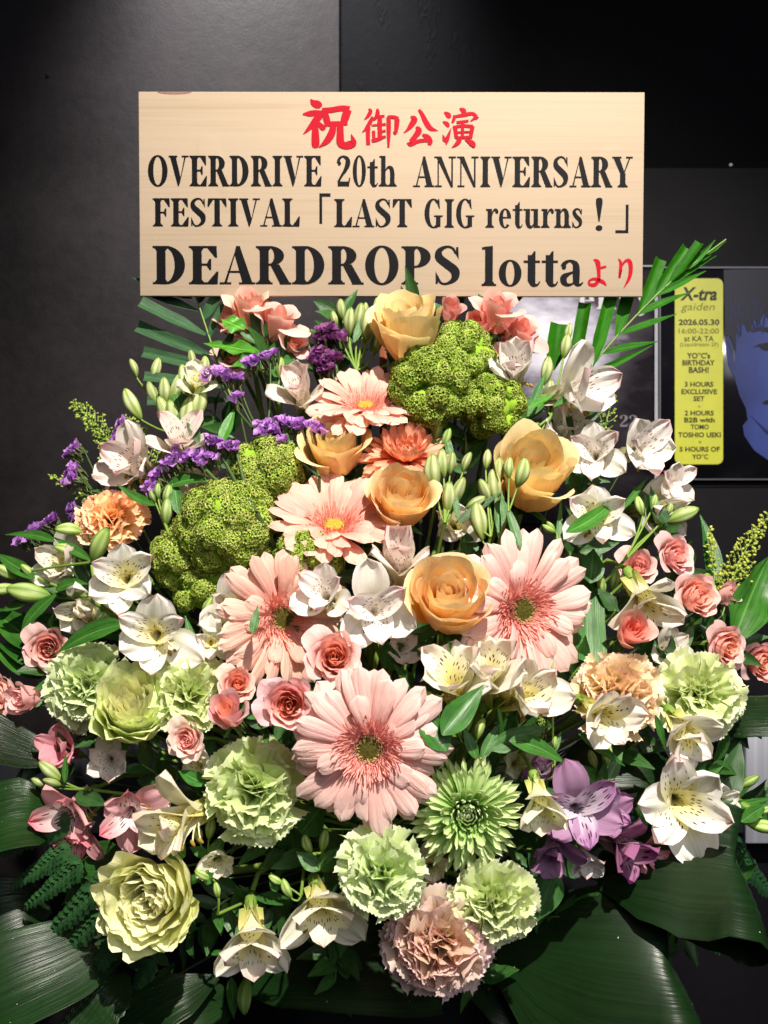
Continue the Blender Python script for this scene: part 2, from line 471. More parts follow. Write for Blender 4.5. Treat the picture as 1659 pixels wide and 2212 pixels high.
def gerbera(label, X, Y, r, ax, az, o=0.0, roll=0.0, mat='gerb', cup=0.12, yellow=False, rings=None, tint=(1, 1, 1), seed=1, group='gerberas in the arrangement'):
    rr = random.Random(seed)
    d = dep(X, Y) + o
    n = facing(ax, az)
    s = r * d / F
    e = empty('gerbera', frame(P(X, Y, d), n, roll, s), label, 'gerbera', group)
    pm = [cached(('g', mat, k), lambda k=k: long_petal('gerbera_petal', MT[mat], 50 + k, W=0.122, tip=0.7)) for k in range(6)]
    rings = rings or [(23, 0.82, 0.0, 0.17), (20, 0.74, 0.12, 0.16), (11, 0.5, 0.3, 0.15)]
    for ri, (cnt, L, el, r0) in enumerate(rings):
        for i in range(cnt):
            if ri == 2 and rr.random() < 0.35:
                continue
            a = 2 * math.pi * (i + 0.5 * (ri % 2)) / cnt + rr.uniform(-0.09, 0.09)
            l_ = L * rr.uniform(0.88, 1.06)
            M = rotz(a) @ tr(0, r0, 0.012 * ri) @ rotx(el + cup + rr.uniform(-0.15, 0.17)) @ roty(rr.uniform(-0.35, 0.35)) @ sc(rr.uniform(0.85, 1.15), l_, 1)
            k = rr.uniform(0.93, 1.03)
            part('petal', rr.choice(pm), e, M, (tint[0] * k, tint[1] * k, tint[2] * k))
    def ruff():
        r_ = random.Random(3)
        U, V = np.meshgrid(np.linspace(-1, 1, 3), np.linspace(0, 1, 5))
        co = np.stack([U * 0.062 * (1 - V ** 2.5 * 0.6), V, 0.35 * V * V - 0.05 * U * U], -1).reshape(-1, 3)
        fc = gridfaces(3, 5)
        Ms = []
        for cnt, L, el, r0 in ((70, 0.24, 0.3, 0.2), (74, 0.20, 0.5, 0.19), (70, 0.16, 0.72, 0.175), (64, 0.12, 0.95, 0.16), (56, 0.08, 1.1, 0.145)):
            for i in range(cnt):
                a = 2 * math.pi * (i + r_.random() * 0.6) / cnt
                l_ = L * r_.uniform(0.75, 1.2)
                Ms.append(rotz(a) @ tr(0, r0, 0.02) @ rotx(el + r_.uniform(-0.2, 0.25)) @ roty(r_.uniform(-0.5, 0.5)) @ sc(l_ * 0.9, l_, l_))
        v, f = scatter(co, fc, Ms)
        return mesh('floret_ruff', v, f, None, [MT['ruff']])
    part('floret_ruff', cached('ruff', ruff), e, color=tint, kind='stuff')
    def anth():
        r_ = random.Random(5)
        v, f = tube_arrays([(0, 0, 0), (0, 0, 0.6), (0, 0, 1)], [0.3, 0.3, 0.12], 5)
        Ms = []
        for i in range(190):
            a = r_.uniform(0, 6.283)
            q = r_.uniform(0.105, 0.17)
            l_ = r_.uniform(0.03, 0.06)
            Ms.append(tr(math.cos(a) * q, math.sin(a) * q, 0.03) @ rotz(a) @ roty(0.5 * r_.random()) @ sc(0.016, 0.016, l_))
        V, F_ = scatter(v, f, Ms)
        return mesh('anther_ring', V, F_, None, [MT['anther']])
    part('anther_ring', cached('anth', anth), e, kind='stuff')
    def disc(mm):
        V, F_ = [], []
        r_ = random.Random(9)
        v, f = tube_arrays([(0, 0, 0), (0, 0, 0.7), (0, 0, 1)], [0.6, 0.6, 0.25], 5)
        Ms = []
        for i in range(230):
            q = 0.122 * math.sqrt((i + 0.5) / 230)
            a = i * 2.39996
            Ms.append(tr(math.cos(a) * q, math.sin(a) * q, 0.035 + 0.015 * (1 - (q / 0.12) ** 2)) @ sc(0.0085, 0.0085, 0.018))
        V, F_ = scatter(v, f, Ms)
        n0 = len(V)
        base = [(0.14 * math.cos(k * 0.3927), 0.14 * math.sin(k * 0.3927), 0.035) for k in range(16)]
        low = [(0.2 * math.cos(k * 0.3927), 0.2 * math.sin(k * 0.3927), -0.03) for k in range(16)]
        V = np.concatenate([V, base, low, [(0, 0, 0.05)]])
        q = [(n0 + k, n0 + (k + 1) % 16, n0 + 16 + (k + 1) % 16, n0 + 16 + k) for k in range(16)]
        t = [(n0 + 32, n0 + (k + 1) % 16, n0 + k) for k in range(16)]
        return mesh('centre_disc', V, [tuple(x) for x in F_] + q + t, None, [mm])
    part('centre_disc', cached('disc%d' % yellow, lambda: disc(MT['discyel' if yellow else 'disc'])), e, kind='stuff')
    add_stem(e, P(X, Y, d), n, s, 0.06, -0.02, calyx=0.16)
    return e

FOAM = P(835, 1830, 0.99)
def add_stem(e, p, n, s, rad, base, calyx=None, mat='stem', length=None):
    """stem from the back of a flower, bending towards the flower foam; built in the flower's own space"""
    Mi = e.matrix_basis.inverted()
    b = p + n * (base * s)
    L = (FOAM - b).length
    tgt = FOAM + Vector((R.uniform(-0.06, 0.06), R.uniform(-0.02, 0.02), R.uniform(-0.03, 0.05)))
    p1 = b - n * min(0.35 * L, 0.07)
    p2 = tgt + (b - tgt) * 0.35
    p2.y = max(p2.y, b.y + 0.03)
    pts = bez(b, p1, p2, tgt, 8)
    r0 = rad * s
    V, F_ = tube_arrays([Mi @ q for q in pts], [rad * 1.0] * 8, 6)
    part('stem', mesh('stem', V, F_, None, [MT[mat]]), e)

def rose_petals(key, N, mat, jit=0.2, H=1.15, openness=1.0, cup=1.0, inner=0.09, seed=1, frill=0.0, curl=0.38, pw=0.9):
    """petals overlapping in a spiral round the axis; each its own mesh, shared by the roses of that kind"""
    out = []
    for i in range(N):
        t = i / (N - 1)
        r = random.Random(seed * 100 + i)
        al = 1.75 + (0.82 - 1.75) * t ** 0.8
        rt = (inner + (0.72 - inner) * t ** pw) * openness
        h = H * (0.88 + 0.12 * min(1, t * 1.6) + r.uniform(-0.04, 0.04) - 0.6 * max(0, t - 0.72))
        cu = curl * max(0.0, (t - 0.25) / 0.75) ** 1.5 * r.uniform(0.55, 1.35)
        th = i * 2.39996 + r.uniform(-jit, jit)
        rt *= 1 + r.uniform(-0.35, 0.35) * (jit - 0.2) * (1 - t)
        al *= 1 - 0.45 * (jit - 0.2)
        ph, ph2 = r.uniform(0, 6), r.uniform(0, 6)
        pt = r.uniform(0.0, 0.14) * t
        fr = frill * (0.4 + 0.6 * t)
        def f(U, V, al=al, rt=rt, h=h, cu=cu, ph=ph, ph2=ph2, pt=pt, t=t, fr=fr):
            S = V * (1 - 0.19 * np.abs(U) ** 3) * (1 + pt * (1 - np.abs(U)) ** 2 * V)
            phi = np.clip(S, 0, 1.2) * math.pi / 2
            rho = rt * np.sin(np.minimum(phi, 1.571)) ** 0.52 * (1 - 0.10 * S ** 3 * (1 - t))
            z = h * (0.82 * S + 0.18 * S * S)
            q = np.clip((S - 0.74) / 0.26, 0, 1.3)
            rho = rho + cu * q * q * (0.55 + 0.45 * U * U) + 0.02 * np.sin(3 * U + ph) * S
            z = z - cu * 0.55 * q * q * (0.6 + 0.5 * U * U)
            rho = rho + fr * 0.06 * np.sin(U * 7 + ph) * q + 0.012 * np.sin(U * 5 + V * 4 + ph2)
            z = z + fr * 0.05 * np.sin(U * 9 + ph2) * q + 0.018 * np.sin(U * 4 + ph) * V
            rho = rho * (1 + 0.13 * U)
            a = th_ + al * U * (0.35 + 0.65 * np.sqrt(V))
            return rho * np.cos(a), rho * np.sin(a), z
        th_ = th
        out.append((t, cached((key, i), lambda f=f: grid('petal', f, 13, 11, MT[mat]))))
    return out

SEPAL = {}
def sepals(e, mat='stem', n=5, L=0.55, r0=0.12, el=0.5):
    def mk():
        def f(U, V):
            w_ = 0.13 * np.sin(np.pi * np.clip(V * 0.86 + 0.14, 0, 1)) ** 0.7
            return U * w_, V, -0.35 * V * V - 0.04 * U * U
        return grid('sepal', f, 5, 7, MT['leaf'])
    m = cached('sepal', mk)
    def rec():
        V, F_ = tube_arrays([(0, 0, -0.2), (0, 0, -0.1), (0, 0, 0.0), (0, 0, 0.08)], [0.07, 0.13, 0.16, 0.12], 10)
        return mesh('receptacle', V, F_, None, [MT['stem']])
    ro = part('receptacle', cached('receptacle', rec), e)
    for i in range(n):
        part('sepal', m, ro, rotz(i * 6.283 / n + 0.3) @ tr(0, r0, 0.02) @ rotx(el) @ sc(L))

def rose(label, X, Y, r, ax, az, o=0.0, roll=0.0, kind='rose', tint=(1, 1, 1), itint=None, var=0, cat='rose', group=None, sx=1.0):
    spec = {'rose': dict(N=25, mat='rose', H=1.38, curl=0.24, seed=1, pw=0.8, frill=0.25),
            'roseyel': dict(N=21, mat='roseyel', H=1.4, curl=0.26, seed=3, pw=0.75, frill=0.25),
            'spray': dict(N=28, mat='spray', jit=0.5, H=1.0, curl=0.40, seed=5, frill=0.5, inner=0.05),
            'spraybud': dict(N=14, mat='spray', H=1.55, curl=0.22, seed=6, frill=0.3, openness=0.85),
            'spraytop': dict(N=12, mat='spray', H=1.2, curl=0.62, seed=8, frill=0.4, openness=0.8),
            'greenrose': dict(N=52, mat='greenrose', H=1.35, curl=0.20, seed=9, frill=0.8, inner=0.05, pw=0.72, jit=0.9)}[kind]
    spec = dict(spec)
    spec['seed'] += var * 11
    if nm_ := (kind in ('spray', 'spraybud', 'spraytop')):
        tint = tuple(x + (1 - x) * 0.28 for x in tint)
        itint = tuple(x + (1 - x) * 0.15 for x in itint) if itint else None
    d = dep(X, Y) + o
    n = facing(ax, az)
    s = r * d / F
    p = P(X, Y, d) - n * (0.55 * s * spec['H'])
    nm = {'rose': 'rose', 'roseyel': 'rose', 'greenrose': 'green_rose'}.get(kind, 'spray_rose')
    e = empty(nm, frame(p, n, roll, s), label, cat, group)
    N = spec.pop('N')
    mat = spec.pop('mat')
    for t, m in rose_petals((kind, var), N, mat, **spec):
        c = tint
        if itint is not None:
            k = max(0.0, min(1.0, (t - 0.25) / 0.55))
            c = tuple(a * (1 - k) + b * k for a, b in zip(itint, tint))
        part('petal', m, e, None, c)
    sepals(e)
    add_stem(e, p, n, s, 0.075, -0.15)
    return e

def carn_petal(k, mat='carn'):
    r = random.Random(700 + k)
    f1, f2, p1, p2, am = r.uniform(3, 5), r.uniform(7, 10), r.uniform(0, 6), r.uniform(0, 6), r.uniform(0.9, 1.7)
    def f(U, V):
        w_ = 0.07 + 0.40 * V ** 1.5
        X = U * w_
        ser = (np.arange(U.shape[1]) % 2)[None, :] * np.ones_like(U)
        Y = V * (1 - 0.16 * U ** 2) - 0.035 * ser * (V > 0.97) + 0.03 * np.sin(U * f1 + p2) * V
        a = V ** 2.2 * am
        Z = 0.10 * np.sin(U * f1 * 1.3 + p1) * a + 0.05 * np.sin(U * f2 + p2) * a + 0.10 * V ** 2 - 0.20 * np.clip(V - 0.72, 0, 1) * (1 + np.sin(U * 3 + p1))
        return X, Y, Z
    return grid('carnation_petal', f, 29, 9, MT[mat])

def carnation(label, X, Y, r, ax, az, o=0.0, roll=0.0, tint=(1, 1, 1), itint=None, seed=1, N=38, sx=1.0, spread=1.0, group='carnations in the arrangement'):
    rr = random.Random(seed)
    d = dep(X, Y) + o
    n = facing(ax, az)
    s = r * d / F * 1.04
    p = P(X, Y, d) - n * (0.38 * s)
    e = empty('carnation', frame(p, n, roll, s) @ sc(sx, 1, 1), label, 'carnation', group)
    pm = [cached(('c', k), lambda k=k: carn_petal(k)) for k in range(7)]
    for i in range(N):
        t = (i + 0.5) / N
        inc = (0.08 + 1.42 * t ** 0.72) * spread + rr.uniform(-0.2, 0.2)
        a = i * 2.39996 + rr.uniform(-0.3, 0.3)
        L = 0.80 + 0.16 * t + rr.uniform(-0.16, 0.10)
        M = rotz(a) @ tr(0, 0.02, 0) @ rotx(math.pi / 2 - inc) @ roty(rr.uniform(-0.7, 0.7) * (1.1 - t)) @ sc(rr.uniform(0.8, 1.1) * (0.95 + 0.65 * t), L, rr.uniform(0.8, 1.2) * (1.5 - 0.75 * t))
        k = rr.uniform(0.94, 1.03)
        c = tint
        if itint is not None:
            q = min(1.0, t * 1.3)
            c = tuple(u * (1 - q) + v * q for u, v in zip(itint, tint))
        part('petal', rr.choice(pm), e, M, tuple(x * k for x in c))
    def cal():
        V, F_ = tube_arrays([(0, 0, -0.5), (0, 0, -0.42), (0, 0, -0.1), (0, 0, 0.12)], [0.05, 0.13, 0.16, 0.2], 10)
        return mesh('calyx', V, F_, None, [MT['stem']])
    part('calyx', cached('carncalyx', cal), e)
    add_stem(e, p, n, s, 0.055, -0.45)
    return e

def mum(label, X, Y, r, ax, az, o=0.0, roll=0.0, tint=(1, 1, 1), seed=4, mat='chrys', group=None, cat='chrysanthemum', name='chrysanthemum', dense=True):
    rr = random.Random(seed)
    d = dep(X, Y) + o
    n = facing(ax, az)
    s = r * d / F
    e = empty(name, frame(P(X, Y, d) - n * 0.15 * s, n, roll, s), label, cat, group)
    def pet(k, curlv):
        r_ = random.Random(k)
        tw = r_.uniform(-0.3, 0.3)
        def f(U, V):
            w_ = (0.062 if mat == 'chrys' else 0.085) * (0.5 + 0.5 * V) * np.sqrt(np.clip(1 - np.clip((V - 0.84) / 0.16, 0, 1) ** 2.2, 0, 1))
            return U * w_ + tw * 0.1 * V, V, 0.055 * U * U + curlv * V ** 2 + 0.02 * np.sin(5 * V)
        return grid('petal', f, 7, 9, MT[mat])
    outer = [cached((mat, 'mo', k), lambda k=k: pet(k, 0.03)) for k in range(4)]
    inn = [cached((mat, 'mi', k), lambda k=k: pet(k + 9, 0.55)) for k in range(4)]
    rings = [(26, 0.96, 0.0, 0.04), (26, 0.88, 0.16, 0.05), (24, 0.76, 0.32, 0.06), (24, 0.62, 0.5, 0.08), (22, 0.46, 0.72, 0.10), (20, 0.34, 0.95, 0.11), (18, 0.24, 1.15, 0.1), (14, 0.18, 1.3, 0.07)]
    if mat == 'chrys':
        rings = [(34, 0.98, -0.04, 0.04), (34, 0.90, 0.10, 0.05), (34, 0.78, 0.24, 0.06), (32, 0.64, 0.42, 0.09), (30, 0.42, 0.70, 0.16), (28, 0.28, 0.95, 0.17), (26, 0.2, 1.15, 0.15), (22, 0.14, 1.3, 0.11), (14, 0.11, 1.4, 0.06)]
    for ri, (cnt, L, el, r0) in enumerate(rings):
        for i in range(cnt):
            a = 2 * math.pi * (i + 0.5 * (ri % 2)) / cnt + rr.uniform(-0.07, 0.07)
            l_ = L * rr.uniform(0.88, 1.08)
            m = rr.choice(outer if ri < 3 else inn)
            wd = rr.uniform(0.8, 1.15) * (1.0 if ri < 4 else 0.62)
            M = rotz(a) @ tr(0, r0, 0.02 * ri) @ rotx(el + rr.uniform(-0.08, 0.1)) @ roty(rr.uniform(-0.3, 0.3)) @ sc(wd, l_, l_)
            k = rr.uniform(0.9, 1.05)
            part('petal', m, e, M, tuple(x * k for x in tint))
    add_stem(e, P(X, Y, d) - n * 0.15 * s, n, s, 0.05, -0.02)
    return e

# ------------------------------------------------------------------ alstroemeria
def als_petal(kind, k, flare, mat):
    r = random.Random(hash_(kind) + k * 7)
    W = {'o': 0.245, 'i': 0.165}[kind] * r.uniform(0.95, 1.08)
    ph, am = r.uniform(0, 6), r.uniform(0.5, 1.4)
    tip = 0.62 if kind == 'o' else 0.66
    psi0, psi1 = (0.10, flare) if kind == 'o' else (0.06, flare * 0.92)
    # centre line integrated from the direction angle
    vs = np.linspace(0, 1, 13)
    ang = psi0 + (psi1 - psi0) * np.clip((vs - 0.15) / 0.6, 0, 1) ** 1.2 + 0.25 * np.clip(vs - 0.75, 0, 1) * (2.2 if kind == 'o' else 0.6)
    ry = np.concatenate([[0], np.cumsum(np.sin(ang[:-1]) / 12)])
    rz = np.concatenate([[0], np.cumsum(np.cos(ang[:-1]) / 12)])
    def f(U, V):
        w_ = W * (0.16 + 0.84 * np.clip(V / tip, 0, 1) ** (1.5 if kind == 'o' else 1.2))
        q = np.clip((V - tip) / (1 - tip), 0, 1)
        w_ = w_ * np.sqrt(np.clip(1 - q ** 2.3, 0, 1))
        y0 = np.interp(V, vs, ry) + 0.03
        z0 = np.interp(V, vs, rz)
        a = np.interp(V, vs, ang)
        cupv = (0.10 if kind == 'o' else 0.16) * U * U * (1.1 - 0.7 * V) * 1.0
        wv = (0.035 * np.sin(4 * U + ph) * V * V + 0.02 * np.sin(9 * U + 2 * ph) * V ** 3) * am
        nrm = cupv + wv
        Y = y0 - np.cos(a) * nrm
        Z = z0 + np.sin(a) * nrm
        return U * w_, Y, Z
    return grid('alstroemeria_petal', f, 13, 13, MT[mat])

def hash_(s):
    return sum(ord(c) * (i + 1) for i, c in enumerate(str(s)))

def alstro(label, X, Y, r, ax, az, o=0.0, roll=0.0, flare=1.25, mats=('alsouter', 'alsinner'), tint=(1, 1, 1), seed=1, stam=True, group='alstroemeria blooms in the arrangement'):
    rr = random.Random(seed)
    d = dep(X, Y) + o
    n = facing(ax, az)
    reach = 0.30 + 0.45 * math.sin(flare)
    s = 1.36 * r * d / F / reach
    p = P(X, Y, d) - n * (0.42 * s)
    e = empty('alstroemeria', frame(p, n, roll, s), label, 'alstroemeria', group)
    fl = round(flare * 5) / 5
    for i in range(3):
        i_ = rr.randrange(6)
        m = cached((mats[0], 'o', i_, fl), lambda i_=i_: als_petal('o', i_, fl, mats[0]))
        a = i * 2.094 + rr.uniform(-0.12, 0.12)
        k = rr.uniform(0.95, 1.03)
        part('sepal', m, e, rotz(a) @ rotx(-rr.uniform(-0.16, 0.28)) @ sc(rr.uniform(0.92, 1.08), 1, 1), tuple(x * k for x in tint))
    for i in range(3):
        i_ = rr.randrange(6)
        m = cached((mats[1], 'i', i_, fl), lambda i_=i_: als_petal('i', i_, fl, mats[1]))
        a = 1.047 + i * 2.094 + rr.uniform(-0.1, 0.1)
        k = rr.uniform(0.96, 1.03)
        L = 1.06 if i != 1 else 0.95
        part('petal', m, e, tr(0, 0, 0.03) @ rotz(a) @ rotx(-rr.uniform(-0.15, 0.05)) @ sc(rr.uniform(0.95, 1.2), L, L), tuple(x * k for x in tint))
    if stam:
        def st(k):
            r_ = random.Random(k)
            a = -1.57 + r_.uniform(-0.9, 0.9)
            q = r_.uniform(0.18, 0.34)
            zz = r_.uniform(0.45, 0.62)
            pts = [Vector((0.01 * math.cos(a), 0.01 * math.sin(a), 0.1)), Vector((0.05 * math.cos(a), 0.05 * math.sin(a), 0.32)),
                   Vector((q * 0.55 * math.cos(a), q * 0.55 * math.sin(a), zz * 0.86)), Vector((q * math.cos(a), q * math.sin(a), zz + 0.02))]
            cur = bez(*pts, 7)
            V1, F1 = tube_arrays(cur, [0.011] * 7, 5)
            t = cur[-1]
            dr = Vector((math.cos(a), math.sin(a), r_.uniform(-0.3, 0.6))).normalized()
            V2, F2 = tube_arrays([t - dr * 0.045, t - dr * 0.03, t, t + dr * 0.03, t + dr * 0.045], [0.004, 0.02, 0.026, 0.02, 0.004], 6)
            return mesh('filament', V1, F1, None, [MT['filament']]), mesh('anther', V2, F2, None, [MT['pollen']])
        for k in range(6):
            m1, m2 = cached(('st', k), lambda k=k: st(k))
            so = part('stamen', m1, e)
            part('anther', m2, so)
    def base():
        V, F_ = tube_arrays([(0, 0, -0.16), (0, 0, -0.1), (0, 0, 0.0), (0, 0, 0.1)], [0.03, 0.075, 0.085, 0.06], 9)
        return mesh('ovary', V, F_, None, [MT['stem']])
    part('ovary', cached('ovary', base), e)
    add_stem(e, p, n, s, 0.035, -0.12)
    return e

# ------------------------------------------------------------------ buds, leaves, sprigs
def bud_mesh(k):
    r = random.Random(40 + k)
    open_ = r.random() * 0.4
    nu, nv = 19, 12
    def f(U, V):
        a = U * math.pi
        prof = 0.055 + 0.205 * np.sin(np.pi * np.clip(V, 0, 1) ** 0.85) ** 0.9 * (0.55 + 0.45 * V)
        prof = prof * np.where(V > 0.93, 0.75, 1)
        lob = 1 + 0.10 * np.cos(3 * a + 0.8 * V) + 0.04 * np.cos(6 * a)
        rr_ = prof * lob
        return rr_ * np.cos(a) + 0.04 * np.sin(V * 3), rr_ * np.sin(a), V
    return grid('bud', f, nu, nv, MT['budskin'])

def budskin():
    m, nt, out = newmat('striped_bud_skin')
    tc, u, v = uvxy(nt)
    oi = nn(nt, 'ShaderNodeObjectInfo')
    s = mathn(nt, 'SINE', mathn(nt, 'MULTIPLY', u, 18.85))
    g = mathn(nt, 'POWER', mathn(nt, 'ABSOLUTE', s), 2.0)
    base = ramp(nt, v, [(0.0, lin('7C9840')), (0.25, lin('B8C878')), (0.55, lin('E0E4B0')), (0.9, lin('D0DC90')), (1.0, lin('708C38'))])
    fine = noise(nt, vec(nt, mathn(nt, 'MULTIPLY', u, 60), v), 1.0, 2)
    green = mathn(nt, 'MULTIPLY', mathn(nt, 'SUBTRACT', 1.0, g), mathn(nt, 'ADD', 0.25, fine))
    col = mixc(nt, mathn(nt, 'MULTIPLY', green, 0.9, True), base, lin('688A30'))
    col = mixc(nt, 1.0, col, oi.outputs['Color'], 'MULTIPLY')
    finish(nt, out, col, 0.4, 0.2, fine, 0.3)
    return m
MT['budskin'] = budskin()

def strip_arrays(cur, nrm, wid, nu=7, fold=0.25, ridge=0.0, wave=0.0, ph=0.0, ridges=5):
    """a blade swept along cur: nrm normals, wid half widths"""
    n = len(cur)
    V, UV = [], []
    for i, p in enumerate(cur):
        t = (cur[min(i + 1, n - 1)] - cur[max(i - 1, 0)]).normalized()
        N = nrm[i] if isinstance(nrm, list) else nrm
        S = t.cross(N)
        if S.length < 1e-5:
            S = t.cross(Vector((0.3, 0.1, 1)))
        S.normalize()
        N = S.cross(t).normalized()
        v = i / (n - 1)
        for j in range(nu):
            u = -1 + 2 * j / (nu - 1)
            h = fold * abs(u) * wid[i] - ridge * math.cos(u * ridges * math.pi) * wid[i] + wave * math.sin(v * 14 + ph + 2 * u) * abs(u) * wid[i]
            V.append(tuple(p + S * (u * wid[i]) + N * h))
            UV.append(((u + 1) / 2, v))
    return np.array(V), gridfaces(nu, n), np.array(UV)

def leaf_w(v, a=0.35, pt=1.0):
    return max(0.02, math.sin(math.pi * min(1, max(0, v ** 0.75 * 0.97 + 0.03))) ** pt)

def leafpx(p0, p1, wpx, o0=0.0, o1=0.0, bend=(0, 0), nrm=(0.1, -0.9, 0.5), prof='lance', curl=0.0, tw=0.0, nu=7, n=13, fold=0.3, d0=None, d1=None, ridge=0.0, wave=0.06):
    """blade between two layout points; returns arrays in world space"""
    d0 = (dep(*p0) if d0 is None else d0) + o0
    d1 = (dep(*p1) if d1 is None else d1) + o1
    A, B = P(p0[0], p0[1], d0), P(p1[0], p1[1], d1)
    s = d0 / F
    mid = Vector((bend[0] * s, curl, -bend[1] * s))
    cur = bez(A, A + (B - A) * 0.33 + mid, A + (B - A) * 0.67 + mid, B, n)
    N0 = Vector(nrm).normalized()
    ax = (B - A).normalized()
    ns = [Quaternion(ax, tw * (i / (n - 1))) @ N0 for i in range(n)]
    wid = []
    for i in range(n):
        v = i / (n - 1)
        if prof == 'lance':
            k = leaf_w(v)
        elif prof == 'blunt':
            k = min(1.0, 0.25 + v * 2.2)
        elif prof == 'broad':
            k = math.sin(math.pi * min(1, 0.06 + v * 0.94)) ** 0.6
        else:
            k = 1.0
        wid.append(max(0.0004, 0.5 * wpx * s * k))
    return strip_arrays(cur, ns, wid, nu, fold, ridge, wave, R.uniform(0, 6))

def local(e, V):
    Mi = np.array(e.matrix_basis.inverted())
    V = np.asarray(V)
    return V @ Mi[:3, :3].T + Mi[:3, 3]

def px_tube(e, pts, rad, mat='stem', name='stem', sides=6):
    cur = []
    if len(pts) == 2:
        cur = pts
    else:
        for a, b in zip(pts, pts[1:]):
            for k in range(4):
                cur.append(a.lerp(b, k / 4))
        cur.append(pts[-1])
        for _ in range(2):
            cur = [cur[0]] + [(cur[i - 1] + cur[i] * 2 + cur[i + 1]) / 4 for i in range(1, len(cur) - 1)] + [cur[-1]]
    r = [rad * (1 - 0.35 * i / (len(cur) - 1)) for i in range(len(cur))]
    V, F_ = tube_arrays(cur, r, sides)
    return part(name, mesh(name, local(e, V), F_, None, [MT[mat]]), e)

def budsprig(label, root, buds, leaves=(), o=0.0, tint=(1, 1, 1), name='flower_bud_sprig', cat='flower buds', group='sprigs of closed alstroemeria buds', stemw=7):
    """buds: (X, Y, length px, angle deg clockwise from up, depth offset); root: where the stems meet"""
    d0 = dep(*root) + o
    r0 = P(root[0], root[1], d0)
    e = empty(name, tr(*r0), label, cat, group)
    s = d0 / F
    for i, b in enumerate(buds):
        X, Y, L, ang, ob = (list(b) + [0])[:5]
        d = dep(X, Y) + o + ob
        a = math.radians(ang)
        dirv = Vector((math.sin(a), R.uniform(-0.25, 0.05), math.cos(a))).normalized()
        c = P(X, Y, d)
        l_ = L * d / F
        base = c - dirv * (l_ * 0.5)
        M = tr(*(base - r0)) @ dirv.to_track_quat('Z', 'Y').to_matrix().to_4x4() @ rotz(R.uniform(0, 6)) @ sc(l_ * R.uniform(0.9, 1.1), l_, l_)
        k = R.uniform(0.78, 1.06)
        part('bud', cached(('bud', i % 4), lambda i=i: bud_mesh(i % 4)), e, M, tuple(x * k for x in tint))
        m1 = r0.lerp(base, 0.5) - dirv * (l_ * 0.25)
        px_tube(e, [r0, m1, base - dirv * 0.002, base + dirv * 0.002], stemw * 0.5 * s * 0.8)
    tgt = FOAM + Vector((R.uniform(-0.08, 0.08), 0, R.uniform(-0.03, 0.05)))
    px_tube(e, bez(r0, r0.lerp(tgt, 0.2) + Vector((0, 0.02, 0)), r0.lerp(tgt, 0.7) + Vector((0, 0.04, 0)), tgt, 6), stemw * 0.55 * s)
    for lf in leaves:
        add_leaf(e, *lf[:3], o=o, **(lf[3] if len(lf) > 3 else {}))
    return e

def add_leaf(e, p0, p1, wpx, o=0.0, mat='leaf', tint=(1, 1, 1), name='leaf', **kw):
    kw.setdefault('o0', 0)
    kw.setdefault('o1', 0)
    kw['o0'] += o
    kw['o1'] += o
    V, F_, UV = leafpx(p0, p1, wpx, **kw)
    return part(name, mesh(name, local(e, V), F_, UV, [MT[mat]]), e, None, tint)

def leafthing(label, p0, p1, wpx, name='leaf_blade', cat='leaf', mat='leaf', tint=(1, 1, 1), group=None, **kw):
    d0 = (kw.get('d0') or dep(*p0)) + kw.get('o0', 0)
    V, F_, UV = leafpx(p0, p1, wpx, **kw)
    b = P(p0[0], p0[1], d0)
    o = bpy.data.objects.new(name, mesh(name, V - np.array(b), F_, UV, [MT[mat]]))
    o.location = b
    o.color = (*tint, 1)
    o['label'] = label
    o['category'] = cat
    if group:
        o['group'] = group
    return link(o)

# ------------------------------------------------------------------ viburnum, statice, goldenrod
def floret_base():
    V, F_ = [(0, 0, 0.0)], []
    for i in range(5):
        a = i * 1.2566
        for da, q, z in ((-0.6, 0.74, 0.10), (-0.28, 1.0, 0.16), (0.28, 1.0, 0.16), (0.6, 0.74, 0.10)):
            V.append((q * math.cos(a + da), q * math.sin(a + da), z))
        k = 1 + i * 4
        F_ += [(0, k, k + 1, k + 2), (0, k + 2, k + 3, k + 3)]
    F2 = []
    for f in F_:
        F2.append(f)
    # quads only: second one as a thin kite
    V.append((0, 0, 0))
    F3 = []
    for i in range(5):
        k = 1 + i * 4
        F3.append((0, k, k + 1, k + 2))
        F3.append((0, k + 2, k + 3, k))
    return np.array(V, dtype=float), np.array(F3)
FB = floret_base()

